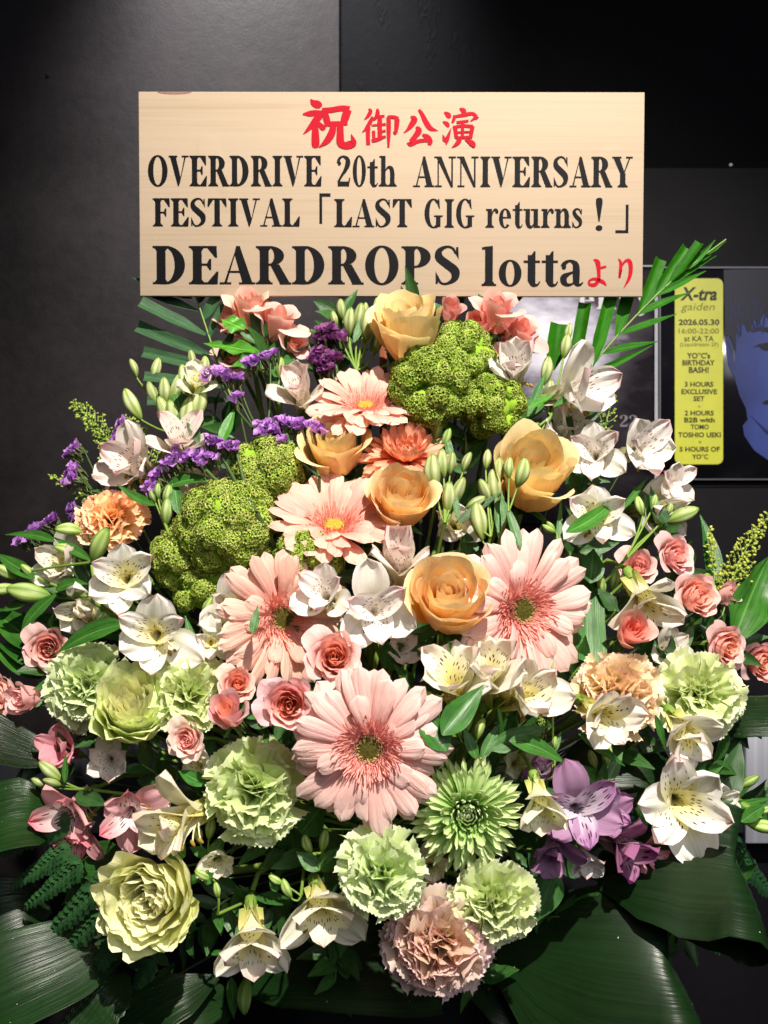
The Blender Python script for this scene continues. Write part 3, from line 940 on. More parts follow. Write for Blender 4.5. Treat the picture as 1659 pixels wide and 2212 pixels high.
def viburnum(label, X, Y, rx, ry, o=0.0, mat='vib', seed=1, n=1300, clumps=16, fr=6.2, root=None, tint=(1, 1, 1)):
    rr = random.Random(seed)
    d = dep(X, Y) + o
    s = d / F
    c = P(X, Y, d)
    e = empty('viburnum', tr(*c), label, 'viburnum', 'green viburnum heads')
    # domed clumps over the front of the head
    cl = []
    tries = 0
    while len(cl) < clumps and tries < 4000:
        tries += 1
        v = Vector((rr.gauss(0, 1), rr.gauss(0, 1), rr.gauss(0, 1))).normalized()
        if v.y > 0.35:
            continue
        if all((v - q).length > 0.50 - tries * 0.00006 for q, _ in cl):
            cl.append((v, rr.uniform(0.34, 0.48)))
    Ms = []
    n = int(n * 2.0)
    rm = min(rx, ry) * s
    for i in range(n):
        v, cr = cl[i % len(cl)]
        w_ = (v * 0.9 + Vector((rr.gauss(0, 1), rr.gauss(0, 1), rr.gauss(0, 1))).normalized()).normalized()
        pos = Vector((v.x * rx, v.y * (rx + ry) / 2, v.z * ry)) * s * (1 - cr * 0.6) + w_ * (cr * rm * (rr.uniform(0.97, 1.05) if rr.random() < 0.9 else rr.uniform(1.05, 1.22)))
        q = (w_ + Vector((rr.uniform(-.3, .3), rr.uniform(-.3, .3), rr.uniform(-.3, .3)))).to_track_quat('Z', 'Y').to_matrix().to_4x4()
        Ms.append(tr(*pos) @ q @ rotz(rr.uniform(0, 6)) @ sc(fr * s * rr.uniform(0.55, 1.15)))
    V, F_ = scatter(FB[0], FB[1], Ms)
    part('florets', mesh('florets', V, F_, None, [MT[mat]], smooth=False), e, color=tint, kind='stuff')
    def core():  # solid cores added so gaps between the florets stay green, not black
        r_ = random.Random(2)
        U, V_ = np.meshgrid(np.linspace(-1, 1, 17), np.linspace(0.02, 0.98, 10))
        aa, bb = U * math.pi, V_ * math.pi
        k_ = 1 + 0.08 * np.sin(3 * aa + 2 * bb) + 0.05 * np.sin(7 * aa) * np.sin(5 * bb)
        return mesh('fill_core', np.stack([k_ * np.sin(bb) * np.cos(aa), k_ * np.sin(bb) * np.sin(aa), k_ * np.cos(bb)], -1).reshape(-1, 3), gridfaces(17, 10), None, [MT['vibcore']])
    part('floret_fill', cached('vibcore', core), e, sc(rx * s * 0.66, (rx + ry) / 2 * s * 0.6, ry * s * 0.66), (1, 1, 1))
    for v, cr in cl:
        pos = Vector((v.x * rx, v.y * (rx + ry) / 2, v.z * ry)) * s * (1 - cr * 0.6)
        part('floret_fill', MC['vibcore'], e, tr(*pos) @ rotz(rr.uniform(0, 6)) @ sc(cr * rm * 0.9), None)
    tb = []
    for v, cr in cl:
        pos = Vector((v.x * rx, v.y * (rx + ry) / 2, v.z * ry)) * s * 0.85
        b = Vector((0, 0.035, -0.01))
        tb.append(tube_arrays([b, b.lerp(pos, 0.5) + Vector((0, 0.004, -0.004)), pos], [2.2 * s, 1.8 * s, 1.2 * s], 5))
        for k in range(7):
            w_ = (v * 0.9 + Vector((rr.gauss(0, 1), rr.gauss(0, 1), rr.gauss(0, 1))).normalized()).normalized()
            tb.append(tube_arrays([pos * 0.8, pos + w_ * (cr * rm * 0.9)], [1.2 * s, 0.7 * s], 4))
    V, F_ = merge(tb)
    part('branchlets', mesh('branchlets', V, F_, None, [MT['stem']]), e, kind='stuff')
    tgt = FOAM - c + Vector((R.uniform(-.05, .05), 0, 0))
    V, F_ = tube_arrays(bez(Vector((0, 0.035, -0.01)), Vector((0, 0.07, -0.03)), tgt * 0.7 + Vector((0, 0.03, 0)), tgt, 8), 4 * s, 6)
    part('stem', mesh('stem', V, F_, None, [MT['darkstem']]), e)
    return e

def statice(label, heads, root, o=0.0, seed=1, tint=(1, 1, 1), stemw=7):
    """heads: (points of the comb, outward direction deg clockwise from up, width px)"""
    rr = random.Random(seed)
    d0 = dep(*root) + o
    r0 = P(root[0], root[1], d0)
    s = d0 / F
    e = empty('statice', tr(*r0), label, 'statice', 'purple statice sprigs')
    nu = 9
    # crinkled funnel
    def funnel():
        U, V = np.meshgrid(np.linspace(-1, 1, 11), np.linspace(0, 1, 4))
        a = U * math.pi
        rad = 0.12 + 0.8 * V ** 1.4 * (1 + 0.16 * np.cos(5 * a))
        return np.stack([rad * np.cos(a), rad * np.sin(a), -0.9 + 1.1 * V + 0.14 * np.sin(7 * a) * V * V], -1).reshape(-1, 3), gridfaces(11, 4)
    FV, FF = cached('funnel', funnel)
    CV, CF = tube_arrays([(0, 0, 0), (0, 0, 0.5), (0, 0, 1)], [0.10, 0.16, 0.03], 4)
    for pts, ang, wd in heads:
        a = math.radians(ang)
        outd = Vector((math.sin(a), -0.45, math.cos(a))).normalized()
        P3 = [P(x, y, dep(x, y) + o) for x, y in pts]
        seg = [(P3[i + 1] - P3[i]).length for i in range(len(P3) - 1)]
        tot = sum(seg)
        cnt = max(6, int(tot / s / 2.3 * wd / 30) + int(wd / 4))
        Mf, Mc = [], []
        for i in range(cnt):
            q = rr.random() * tot
            k = 0
            while k < len(seg) - 1 and q > seg[k]:
                q -= seg[k]
                k += 1
            p = P3[k].lerp(P3[k + 1], min(1, q / max(seg[k], 1e-6)))
            j = Vector((rr.uniform(-1, 1), rr.uniform(-1, 1), rr.uniform(-1, 1))) * (wd * 0.42 * s)
            j -= outd * (j.dot(outd) * 0.5)
            dv = (outd + Vector((rr.uniform(-.6, .6), rr.uniform(-.6, .4), rr.uniform(-.5, .5)))).normalized()
            qm = dv.to_track_quat('Z', 'Y').to_matrix().to_4x4()
            Mf.append(tr(*(p + j - r0)) @ qm @ rotz(rr.uniform(0, 6)) @ sc(13 * s * rr.uniform(0.7, 1.15)))
            for t in range(2):
                dv2 = (outd + Vector((rr.uniform(-.4, .4), rr.uniform(-.4, .4), rr.uniform(-.4, .4)))).normalized()
                Mc.append(tr(*(p + j - r0 - outd * (rr.uniform(22, 36) * s))) @ dv2.to_track_quat('Z', 'Y').to_matrix().to_4x4() @ sc(14 * s, 14 * s, 30 * s))
        V, F_ = scatter(FV, FF, Mf)
        part('flower_head', mesh('flower_head', V, F_, None, [MT['stat']]), e, color=tint, kind='stuff')
        V, F_ = scatter(CV, CF, Mc)
        part('calyx', mesh('calyx', V, F_, None, [MT['calyx']], smooth=False), e, color=tint, kind='stuff')
        mid = P3[len(P3) // 2] - outd * (34 * s)
        px_tube(e, [r0, r0.lerp(mid, 0.6) - outd * (6 * s), mid + outd * (14 * s)], stemw * 0.4 * s, 'darkstem')
        for t in (0.1, 0.9):
            k = min(len(P3) - 2, int(t * (len(P3) - 1)))
            q = P3[k].lerp(P3[k + 1], t) - outd * (22 * s)
            px_tube(e, [mid, mid.lerp(q, 0.5), q], 2.2 * s, 'darkstem')
    tgt = FOAM + Vector((R.uniform(-.08, .08), 0, 0))
    px_tube(e, bez(r0, r0.lerp(tgt, 0.25), r0.lerp(tgt, 0.6) + Vector((0, 0.03, 0)), tgt, 6), stemw * 0.5 * s, 'darkstem')
    return e

def goldenrod(label, spine, side=60, o=0.0, seed=1, br=3.4, tint=(1, 1, 1), dens=1.0, mat='gold', dd=None, stemw=3.0, group='sprigs of budding goldenrod'):
    rr = random.Random(seed)
    D = [(dep(x, y) + o) if dd is None else dd for x, y in spine]
    P3 = [P(x, y, d) for (x, y), d in zip(spine, D)]
    r0 = P3[0]
    s = D[0] / F
    e = empty('goldenrod', tr(*r0), label, 'goldenrod', group)
    L = sum((b - a).length for a, b in zip(P3, P3[1:]))
    nb = int(L / s / 11 * dens)
    def at(t):
        x = t * (len(P3) - 1)
        k = min(len(P3) - 2, int(x))
        return P3[k].lerp(P3[k + 1], x - k), (P3[k + 1] - P3[k]).normalized()
    tb = [tube_arrays([at(i / 10)[0] - r0 for i in range(11)], [stemw * s * (1 - 0.06 * i) * 0.6 for i in range(11)], 5)]
    BV, BF = tube_arrays([(0, 0, -1), (0, 0, -.6), (0, 0, .3), (0, 0, 1.1)], [0.15, .85, .9, .12], 6)
    Ms = []
    for i in range(nb):
        t = 0.12 + 0.88 * i / nb
        p, dr = at(t)
        sd = (-1) ** i
        per = dr.cross(Vector((0, -1, 0))).normalized() * sd
        L2 = side * s * (1.05 - t) ** 0.7 * rr.uniform(0.6, 1.2)
        v = (per * 0.8 + dr * 0.7 + Vector((0, rr.uniform(-.5, .3), 0.1))).normalized()
        cur = bez(p, p + v * L2 * 0.4, p + v * L2 * 0.75 + dr * L2 * 0.1, p + v * L2 + dr * L2 * 0.25, 6)
        tb.append(tube_arrays([c - r0 for c in cur], [0.9 * s] * 6, 4))
        m = max(3, int(L2 / s / 4.2))
        for k in range(m):
            q = cur[min(5, int((k + rr.random()) / m * 6))]
            j = Vector((rr.uniform(-1, 1), rr.uniform(-1, 1), rr.uniform(-1, 1))).normalized() * (6 * s)
            tb.append(tube_arrays([q - r0, q - r0 + j], [0.6 * s, 0.5 * s], 3)) if k % 2 == 0 else None
            dv = (j + v * 4 * s).normalized()
            Ms.append(tr(*(q + j - r0)) @ dv.to_track_quat('Z', 'Y').to_matrix().to_4x4() @ sc(br * s * rr.uniform(0.6, 1.1), br * s * rr.uniform(0.6, 1.0), br * s * rr.uniform(0.8, 1.3)))
    qd = [x for x in tb if x is not None]
    V, F_ = merge(qd)
    part('stem', mesh('stem', V, F_, None, [MT['stem']]), e)
    V, F_ = scatter(BV, BF, Ms)
    part('buds', mesh('buds', V, F_, None, [MT[mat]]), e, color=tint, kind='stuff')
    tgt = FOAM + Vector((R.uniform(-.08, .08), 0, 0))
    px_tube(e, bez(r0, r0.lerp(tgt, 0.25), r0.lerp(tgt, 0.6) + Vector((0, 0.03, 0)), tgt, 6), stemw * 0.6 * s, 'darkstem')
    return e
# ------------------------------------------------------------------ wall, posters, metal panel
def box(x0, x1, y0, y1, z0, z1):
    V = [(x0, y0, z0), (x1, y0, z0), (x1, y1, z0), (x0, y1, z0), (x0, y0, z1), (x1, y0, z1), (x1, y1, z1), (x0, y1, z1)]
    return np.array(V), np.array([(0, 3, 2, 1), (4, 5, 6, 7), (0, 1, 5, 4), (1, 2, 6, 5), (2, 3, 7, 6), (3, 0, 4, 7)])

def wall_mat(name, c1, c2, rough, bump, streak=0.0, spec=0.22):
    m, nt, out = newmat(name)
    tc = nn(nt, 'ShaderNodeTexCoord')
    ob = tc.outputs['Object']
    big = noise(nt, ob, 5.0, 5, 0.6)
    mid = noise(nt, ob, 60, 5, 0.6)
    fine = noise(nt, ob, 320, 3, 0.6)
    sp = nn(nt, 'ShaderNodeSeparateXYZ')
    nt.links.new(ob, sp.inputs[0])
    drip = noise(nt, vec(nt, mathn(nt, 'MULTIPLY', sp.outputs[0], 26), 0.0, mathn(nt, 'MULTIPLY', sp.outputs[2], 9)), 1.0, 4, 0.6)
    ridge = ramp(nt, drip, [(0.57, (0, 0, 0, 1)), (0.6, (1, 1, 1, 1)), (0.63, (0, 0, 0, 1))])
    col = ramp(nt, mathn(nt, 'ADD', mathn(nt, 'MULTIPLY', big, 0.7), mathn(nt, 'MULTIPLY', mid, 0.3)), [(0.38, c1), (0.62, c2)])
    h = mathn(nt, 'ADD', mathn(nt, 'MULTIPLY', mid, 0.8), mathn(nt, 'MULTIPLY', fine, 0.35))
    h = mathn(nt, 'ADD', h, mathn(nt, 'MULTIPLY', ridge, streak))
    finish(nt, out, col, rough, 0, h, bump, 0.003, spec)
    p = nt.nodes['Principled BSDF']
    nt.links.new(mathn(nt, 'ADD', rough - 0.12, mathn(nt, 'MULTIPLY', big, 0.24)), p.inputs['Roughness'])
    return m

WD = 1.45
def wallbox(name, X0, X1, Y0, Y1, d, th, mat, label=None):
    a, b = P(X0, Y1, d), P(X1, Y0, d)
    c = (a + b) / 2
    V, F_ = box(a.x - c.x, b.x - c.x, 0, th, a.z - c.z, b.z - c.z)
    o = bpy.data.objects.new(name, mesh(name, V, F_, None, [mat], smooth=False))
    o.location = (c.x, a.y, c.z)
    bv = o.modifiers.new('bevel', 'BEVEL')
    bv.width = min(0.001, th / 4)
    bv.segments = 2
    link(o)
    return o

WL = wall_mat('left_wall_paint', lin('120F11'), lin('231F21'), 0.5, 0.18, 0.0, 0.12)
WR = wall_mat('right_wall_dimmed', lin('060709'), lin('0A0B0E'), 0.6, 0.2, 0.8, 0.03)  # unlit look put into the colour: wall lamp's glow stops at the seam
WR2 = wall_mat('lower_wall_paint', lin('0E0D11'), lin('141317'), 0.55, 0.10, 0.0, 0.07)
for nm, a in (('wall', (-2500, 4200, -2200, 4300, WD + 0.012, 0.02, WR)),
              ('wall_panel', (-2400, 733, -2100, 4200, WD - 0.006, 0.0175, WL)),
              ('wall_panel', (740, 4100, 362, 4200, WD + 0.006, 0.005, WR2))):
    o = wallbox(nm, *a)
    o['kind'] = 'structure'

# small chip of bare plaster and an old screw hole, its dark inside a black patch
def pebble(seed, n=9):
    r = random.Random(seed)
    V, F_ = [], []
    rings = [(0.35, 1.0), (0.8, 0.7), (1.0, 0.0)]
    for q, z in rings:
        for k in range(n):
            a = 6.283 * k / n
            j = r.uniform(0.75, 1.25)
            V.append((q * j * math.cos(a), -z * r.uniform(0.8, 1.2), q * j * math.sin(a)))
    V.append((0, -1.05, 0))
    F_ = [(i * n + k, i * n + (k + 1) % n, (i + 1) * n + (k + 1) % n, (i + 1) * n + k) for i in range(2) for k in range(n)]
    F_ += [(len(V) - 1, (k + 1) % n, k) for k in range(n)]
    return V, F_
for X, Y, d, s, c, lb in ((1578, 356, WD + 0.004, 0.0026, 'C8C8C4', 'tiny white paint chip stuck above the ledge of the dark wall'),
                          (103, 163, WD - 0.006, 0.0036, '060606', 'small hole in the left wall, its dark inside a black patch')):
    V, F_ = pebble(int(X))
    o = bpy.data.objects.new('paint_chip' if X > 500 else 'wall_hole_dark', mesh('chip', V, F_, None, [flat_mat('chip_%d' % X, lin(c), 0.7)]))
    o.location = P(X, Y, d)
    o.scale = (s, s * 0.5, s)
    o['label'] = lb
    o['category'] = 'chip' if X > 500 else 'wall plug'
    link(o)

# brushed metal band low on the wall, its spotlit end lightened by colour
def metal_mat(name, c):
    m, nt, out = newmat(name)
    tc = nn(nt, 'ShaderNodeTexCoord')
    sp = nn(nt, 'ShaderNodeSeparateXYZ')
    nt.links.new(tc.outputs['Object'], sp.inputs[0])
    st = noise(nt, vec(nt, mathn(nt, 'MULTIPLY', sp.outputs[0], 90), 0.0, mathn(nt, 'MULTIPLY', sp.outputs[2], 1.5)), 1.0, 3)
    col = ramp(nt, st, [(0.35, tuple(x * 0.7 for x in c[:3]) + (1,)), (0.65, c)])
    finish(nt, out, col, 0.45, 0, st, 0.1, 0.001, 0.5)
    nt.nodes['Principled BSDF'].inputs['Metallic'].default_value = 0.3
    return m
for a, c, lb in (((-500, 1606, 1600, 1800, WD - 0.02, 0.012), '2E2F36', 'dull grey metal strip on the wall behind the lower blooms'),
                 ((1611, 2300, 1588, 1822, WD - 0.03, 0.02), 'A8AAB6', 'spotlit end of the metal strip, lightened in its colour, at the right edge of the photo')):
    o = wallbox('metal_panel', *a, metal_mat('metal_' + c, lin(c)))
    o['label'] = lb
    o['category'] = 'metal panel'

# flat print helper: polygons in layout units on a sheet at distance d, each layer a hair nearer
def sheet_poly(name, e, polys, d, mat, lift):
    V, F_ = [], []
    k = 0
    for pl in polys:
        V += [tuple(P(x, y, d) - e.location - Vector((0, lift, 0))) for x, y in pl]
        F_.append(tuple(range(k, k + len(pl))))
        k += len(pl)
    return part(name, mesh(name, V, F_, None, [mat], smooth=False), e)

def text_mesh(s, bold=0.0, shear=0.0):
    cu = bpy.data.curves.new('text', 'FONT')
    cu.body = s
    cu.resolution_u = 3
    cu.offset = bold
    cu.shear = shear
    o = bpy.data.objects.new('text', cu)
    COL.objects.link(o)
    dg = bpy.context.evaluated_depsgraph_get()
    me = bpy.data.meshes.new_from_object(o.evaluated_get(dg))
    bpy.data.objects.remove(o)
    bpy.data.curves.remove(cu)
    return me

def sheet_text(e, s, X0, X1, Y0, Y1, d, mat, lift, bold=0.0, shear=0.0, name='lettering'):
    me = text_mesh(s, bold, shear)
    n = len(me.vertices)
    co = np.empty(n * 3)
    me.vertices.foreach_get('co', co)
    co = co.reshape(-1, 3)
    lo, hi = co.min(0), co.max(0)
    x = X0 + (co[:, 0] - lo[0]) / (hi[0] - lo[0]) * (X1 - X0)
    y = Y1 - (co[:, 1] - lo[1]) / (hi[1] - lo[1]) * (Y1 - Y0)
    W_2 = np.stack([(x - 829.5) * d / F, np.full(n, CY + d - lift), CZ + (1106 - y) * d / F], 1) - np.array(e.location)
    me.vertices.foreach_set('co', W_2.astype(np.float32).ravel())
    me.name = name
    me.materials.clear()
    me.materials.append(mat)
    me.update()
    return part(name, me, e)

def poster_mat():
    m, nt, out = newmat('cloud_poster_print')
    tc = nn(nt, 'ShaderNodeTexCoord')
    sp = nn(nt, 'ShaderNodeSeparateXYZ')
    nt.links.new(tc.outputs['Object'], sp.inputs[0])
    n = noise(nt, vec(nt, mathn(nt, 'MULTIPLY', sp.outputs[0], 9), 0.0, mathn(nt, 'MULTIPLY', sp.outputs[2], 22)), 1.0, 6, 0.6)
    # printed picture: pale clouds upper left, dark to the right and below
    dx = mathn(nt, 'SUBTRACT', sp.outputs[0], 0.215)
    dz = mathn(nt, 'SUBTRACT', sp.outputs[2], 1.455)
    q = mathn(nt, 'ADD', mathn(nt, 'MULTIPLY', mathn(nt, 'MULTIPLY', dx, dx), 40), mathn(nt, 'MULTIPLY', mathn(nt, 'MULTIPLY', dz, dz), 60))
    g = mathn(nt, 'SUBTRACT', 0.78, q, True)
    f = mathn(nt, 'ADD', mathn(nt, 'MULTIPLY', n, 0.75), mathn(nt, 'MULTIPLY', g, 0.55))
    col = ramp(nt, f, [(0.34, lin('242026')), (0.56, lin('4A454C')), (0.70, lin('A8A4B4')), (0.86, lin('E0DEEA'))])
    finish(nt, out, col, 0.25, 0, None, spec=0.5)
    return m

# poster with a cloudy picture
def sheet(name, X0, X1, Y0, Y1, d, mat, label, cat, th=0.002):
    e = empty(name, tr(*P((X0 + X1) / 2, Y1, d)), label, cat, 'posters on the dark wall')
    c = e.location
    a, b = P(X0, Y1, d), P(X1, Y0, d)
    V, F_ = box(a.x - c.x, b.x - c.x, 0, th, a.z - c.z, b.z - c.z)
    part('paper', mesh('paper', V, F_, None, [mat], smooth=False), e)
    return e

PD = WD - 0.004
pm = poster_mat()
for n in pm.node_tree.nodes:
    pass
po = sheet('poster', 1085, 1411, 577, 1130, PD, pm, 'grey poster of pale clouds half hidden behind the palm frond', 'poster')
# object space is measured from the poster's foot, so move the printed picture's centre there
for n in pm.node_tree.nodes:
    if n.type == 'MATH' and n.operation == 'SUBTRACT' and abs(n.inputs[1].default_value - 0.215) < 1e-6:
        n.inputs[1].default_value = P(1190, 700, PD).x - po.location.x
    if n.type == 'MATH' and n.operation == 'SUBTRACT' and abs(n.inputs[1].default_value - 1.455) < 1e-6:
        n.inputs[1].default_value = P(1190, 735, PD).z - po.location.z
acry = flat_mat('clear_frame_edge', lin('9A9AA2'), 0.25, 0.6)
sheet_poly('frame_edge', po, [[(1413, 577), (1420, 577), (1420, 1130), (1413, 1130)], [(1085, 574), (1411, 574), (1411, 577), (1085, 577)]], PD, acry, 0.003)
whitep = flat_mat('pale_print', lin('D0CCD4'), 0.4)
greyp = flat_mat('dim_grey_print', lin('6E6A72'), 0.4)
brownp = flat_mat('brown_print', lin('5A4A46'), 0.4)

# ---- serif lettering drawn with strokes ------------------------------------------------
def stroke_poly(pts, n=5):
    """variable-width brush stroke through (x, y, w) -> arrays of 2-D quads"""
    p = [np.array(q, dtype=float) for q in pts]
    if len(p) > 2:
        q = [2 * p[0] - p[1]] + p + [2 * p[-1] - p[-2]]
        cur = []
        for i in range(1, len(q) - 2):
            for k in range(n):
                t = k / n
                cur.append(0.5 * ((2 * q[i]) + (-q[i - 1] + q[i + 1]) * t + (2 * q[i - 1] - 5 * q[i] + 4 * q[i + 1] - q[i + 2]) * t * t + (-q[i - 1] + 3 * q[i] - 3 * q[i + 1] + q[i + 2]) * t ** 3))
        cur.append(p[-1])
    else:
        cur = p
    V, F_ = [], []
    for i, c in enumerate(cur):
        t = cur[min(i + 1, len(cur) - 1)][:2] - cur[max(i - 1, 0)][:2]
        t = t / (np.linalg.norm(t) + 1e-9)
        nrm = np.array([-t[1], t[0]])
        w_ = max(c[2], 0.001) / 2
        V += [c[:2] + nrm * w_, c[:2] - nrm * w_]
    for i in range(len(cur) - 1):
        F_.append((2 * i, 2 * i + 1, 2 * i + 3, 2 * i + 2))
    return V, F_

T, Hh, SF = 0.20, 0.05, 0.05
def Rr(x0, x1, y0, y1): return ('p', [(x0, y0), (x1, y0), (x1, y1), (x0, y1)])
def Pg(*pts): return ('p', list(pts))
def Sk(*pts): return ('s', list(pts))
def Ring(cx, cy, rx, ry, ix, iy, a0=0, a1=360): return ('r', (cx, cy, rx, ry, ix, iy, a0, a1))
def ser(x, y, w, up, ext=0.085):
    s = 1 if up else -1
    return [Rr(x - w / 2 - ext, x + w / 2 + ext, y, y + s * SF), Pg((x - w / 2 - ext * .6, y + s * SF * .9), (x + w / 2 + ext * .6, y + s * SF * .9), (x + w / 2, y + s * (SF + .07)), (x - w / 2, y + s * (SF + .07)))]
def stem_(x, y0, y1, w=T, top=True, bot=True):
    o = [Rr(x - w / 2, x + w / 2, y0, y1)]
    if bot: o += ser(x, y0, w, True)
    if top: o += ser(x, y1, w, False)
    return o
G = {}
G['O'] = (0.80, [Ring(.40, .5, .37, .52, .165, .465)])
G['0'] = (0.56, [Ring(.28, .5, .25, .52, .095, .465)])
G['I'] = (0.42, stem_(.21, 0, 1))
G['D'] = (0.78, stem_(.20, 0, 1) + [Ring(.30, .5, .43, .5, .20, .45, -90, 90), Rr(.2, .31, .95, 1), Rr(.2, .31, 0, .05)])
G['E'] = (0.68, stem_(.20, 0, 1) + [Rr(.2, .6, .95, 1), Rr(.2, .6, 0, .05), Rr(.2, .46, .49, .54), Pg((.42, .96), (.63, 1), (.64, .70), (.60, .70)), Pg((.42, .04), (.65, 0), (.67, .33), (.63, .33)), Pg((.40, .515), (.47, .38), (.51, .38), (.51, .66), (.47, .66))])
G['F'] = (0.64, stem_(.20, 0, 1) + [Rr(.2, .6, .95, 1), Rr(.2, .46, .47, .52), Pg((.42, .96), (.63, 1), (.64, .70), (.60, .70)), Pg((.40, .495), (.47, .36), (.51, .36), (.51, .64), (.47, .64))])
G['V'] = (0.74, [Pg((.04, .97), (.26, .97), (.44, .27), (.37, 0), (.33, 0)), Pg((.37, 0), (.42, .14), (.64, .97), (.58, .97)), Rr(-.01, .32, .95, 1), Rr(.48, .74, .95, 1)])
G['A'] = (0.76, [Pg((.44, 1), (.36, 1), (.32, .80), (.50, .03), (.72, .03)), Pg((.39, 1), (.34, .88), (.09, .03), (.15, .03)), Rr(.17, .55, .30, .35), Rr(-.01, .25, 0, .05), Rr(.42, .78, 0, .05)])
G['R'] = (0.78, stem_(.20, 0, 1) + [Ring(.32, .745, .32, .255, .10, .205, -90, 90), Rr(.2, .33, .95, 1), Rr(.2, .36, .49, .54), Pg((.34, .50), (.53, .52), (.76, .04), (.54, .04)), Rr(.54, .80, 0, .05)])
G['P'] = (0.70, stem_(.20, 0, 1) + [Ring(.32, .72, .34, .28, .12, .23, -90, 90), Rr(.2, .33, .95, 1), Rr(.2, .34, .44, .49)])
G['N'] = (0.82, [Rr(.12, .17, 0, 1), Pg((.06, 1), (.26, 1), (.70, .0), (.62, -.02)), Rr(.63, .69, 0, 1), Rr(0, .24, .95, 1), Rr(.02, .28, 0, .05), Rr(.53, .80, .95, 1)])
G['Y'] = (0.74, [Pg((.03, .97), (.26, .97), (.46, .46), (.32, .38)), Pg((.40, .44), (.46, .48), (.67, .97), (.61, .97)), Rr(-.01, .33, .95, 1), Rr(.50, .75, .95, 1)] + stem_(.385, 0, .46, T, False, True))
G['T'] = (0.72, stem_(.36, 0, 1, T, False, True) + [Rr(.05, .67, .95, 1), Pg((.22, .96), (.03, 1), (.01, .70), (.05, .70)), Pg((.50, .96), (.69, 1), (.71, .70), (.67, .70))])
G['L'] = (0.66, stem_(.20, 0, 1) + [Rr(.2, .6, 0, .05), Pg((.40, .04), (.64, 0), (.66, .36), (.62, .36))])
G['S'] = (0.62, [Sk((.50, .80, .05), (.42, .95, .06), (.28, .985, .07), (.13, .88, .13), (.13, .70, .19), (.30, .53, .21), (.47, .36, .21), (.47, .16, .15), (.32, .03, .07), (.17, .04, .06), (.08, .22, .05)), Pg((.50, .98), (.55, .98), (.56, .66), (.50, .78)), Pg((.05, .02), (.10, .02), (.11, .20), (.05, .35))])
G['G'] = (0.80, [Ring(.40, .5, .36, .52, .16, .465, 48, 300), Pg((.58, 1.0), (.63, 1.0), (.66, .64), (.60, .70), (.54, .86))] + [Rr(.50, .68, .03, .42), Rr(.42, .77, .38, .43), Pg((.40, -.02), (.55, .0), (.68, .07), (.52, .10))])
G['2'] = (0.56, [Sk((.06, .76, .13), (.10, .90, .10), (.24, .98, .07), (.40, .90, .15), (.42, .74, .19), (.34, .55, .14), (.20, .36, .09), (.06, .14, .08)), Rr(.04, .47, 0, .16), Pg((.42, .05), (.47, 0), (.52, .28), (.47, .28)), Pg((.03, .80), (.09, .86), (.18, .76), (.13, .68), (.05, .70))])
x_ = 0.66
G['t'] = (0.42, [Rr(.10, .29, .12, .80), Pg((.10, .64), (.29, .64), (.29, .90), (.25, .90)), Rr(.0, .40, .60, x_), Sk((.195, .16, .19), (.24, .04, .13), (.34, .03, .05), (.40, .12, .03))])
G['h'] = (0.68, stem_(.17, 0, 1.0, .17, False, True) + [Pg((.02, 1.0), (.25, 1.0), (.25, .93), (.02, .95)), Sk((.24, .50, .03), (.34, .62, .07), (.46, .60, .14), (.51, .45, .17), (.51, .28, .17), (.51, .03, .17))] + ser(.51, 0, .17, True))
G['l'] = (0.38, stem_(.19, 0, 1.02, .19, False, True) + [Pg((.02, 1.0), (.285, 1.04), (.285, .96), (.02, .94))])
G['r'] = (0.52, stem_(.18, 0, x_, .18, False, True) + [Pg((.02, .66), (.27, .66), (.27, .58), (.02, .60)), Sk((.24, .38, .03), (.32, .58, .06), (.42, .63, .10), (.47, .56, .13), (.46, .50, .08))])
G['n'] = (0.70, stem_(.18, 0, x_, .18, False, True) + [Pg((.02, .66), (.27, .66), (.27, .58), (.02, .60)), Sk((.24, .48, .03), (.34, .62, .07), (.46, .61, .14), (.52, .46, .18), (.52, .28, .18), (.52, .03, .18))] + ser(.52, 0, .18, True))
G['u'] = (0.70, [Rr(.42, .60, .06, x_), Pg((.42, 0), (.70, 0), (.70, .05), (.60, .08), (.42, .08)), Pg((.30, .66), (.60, .66), (.60, .59), (.30, .61)), Pg((.0, .66), (.27, .66), (.27, .59), (.0, .61)), Sk((.18, .63, .18), (.18, .40, .18), (.18, .20, .18), (.23, .06, .14), (.34, .03, .08), (.44, .14, .03))])
G['e'] = (0.56, [Ring(.27, .33, .25, .35, .085, .30, 0, 318), Rr(.12, .50, .33, .38)])
G['o'] = (0.62, [Ring(.31, .33, .28, .35, .105, .305)])
G['s'] = (0.48, [Sk((.38, .50, .04), (.32, .63, .06), (.20, .655, .07), (.10, .55, .14), (.20, .39, .16), (.34, .27, .16), (.36, .12, .12), (.24, .02, .06), (.12, .04, .05), (.06, .17, .04)), Pg((.38, .66), (.42, .66), (.42, .44), (.38, .5)), Pg((.03, .01), (.07, .01), (.07, .16), (.03, .24))])
G['a'] = (0.62, [Sk((.08, .50, .13), (.14, .60, .10), (.26, .65, .07), (.38, .58, .14), (.41, .45, .17), (.41, .25, .17), (.42, .08, .15), (.50, .03, .07), (.58, .10, .03)), Sk((.40, .38, .05), (.24, .32, .08), (.11, .23, .16), (.11, .10, .15), (.20, .03, .09), (.32, .06, .05), (.40, .16, .04)), Pg((.05, .50), (.11, .56), (.17, .50), (.14, .43), (.07, .43))])
G['!'] = (0.30, [Pg((.07, 1.0), (.11, 1.05), (.19, 1.05), (.23, 1.0), (.23, .85), (.165, .28), (.135, .28), (.07, .85)), Ring(.15, .07, .085, .09, .001, .001)])
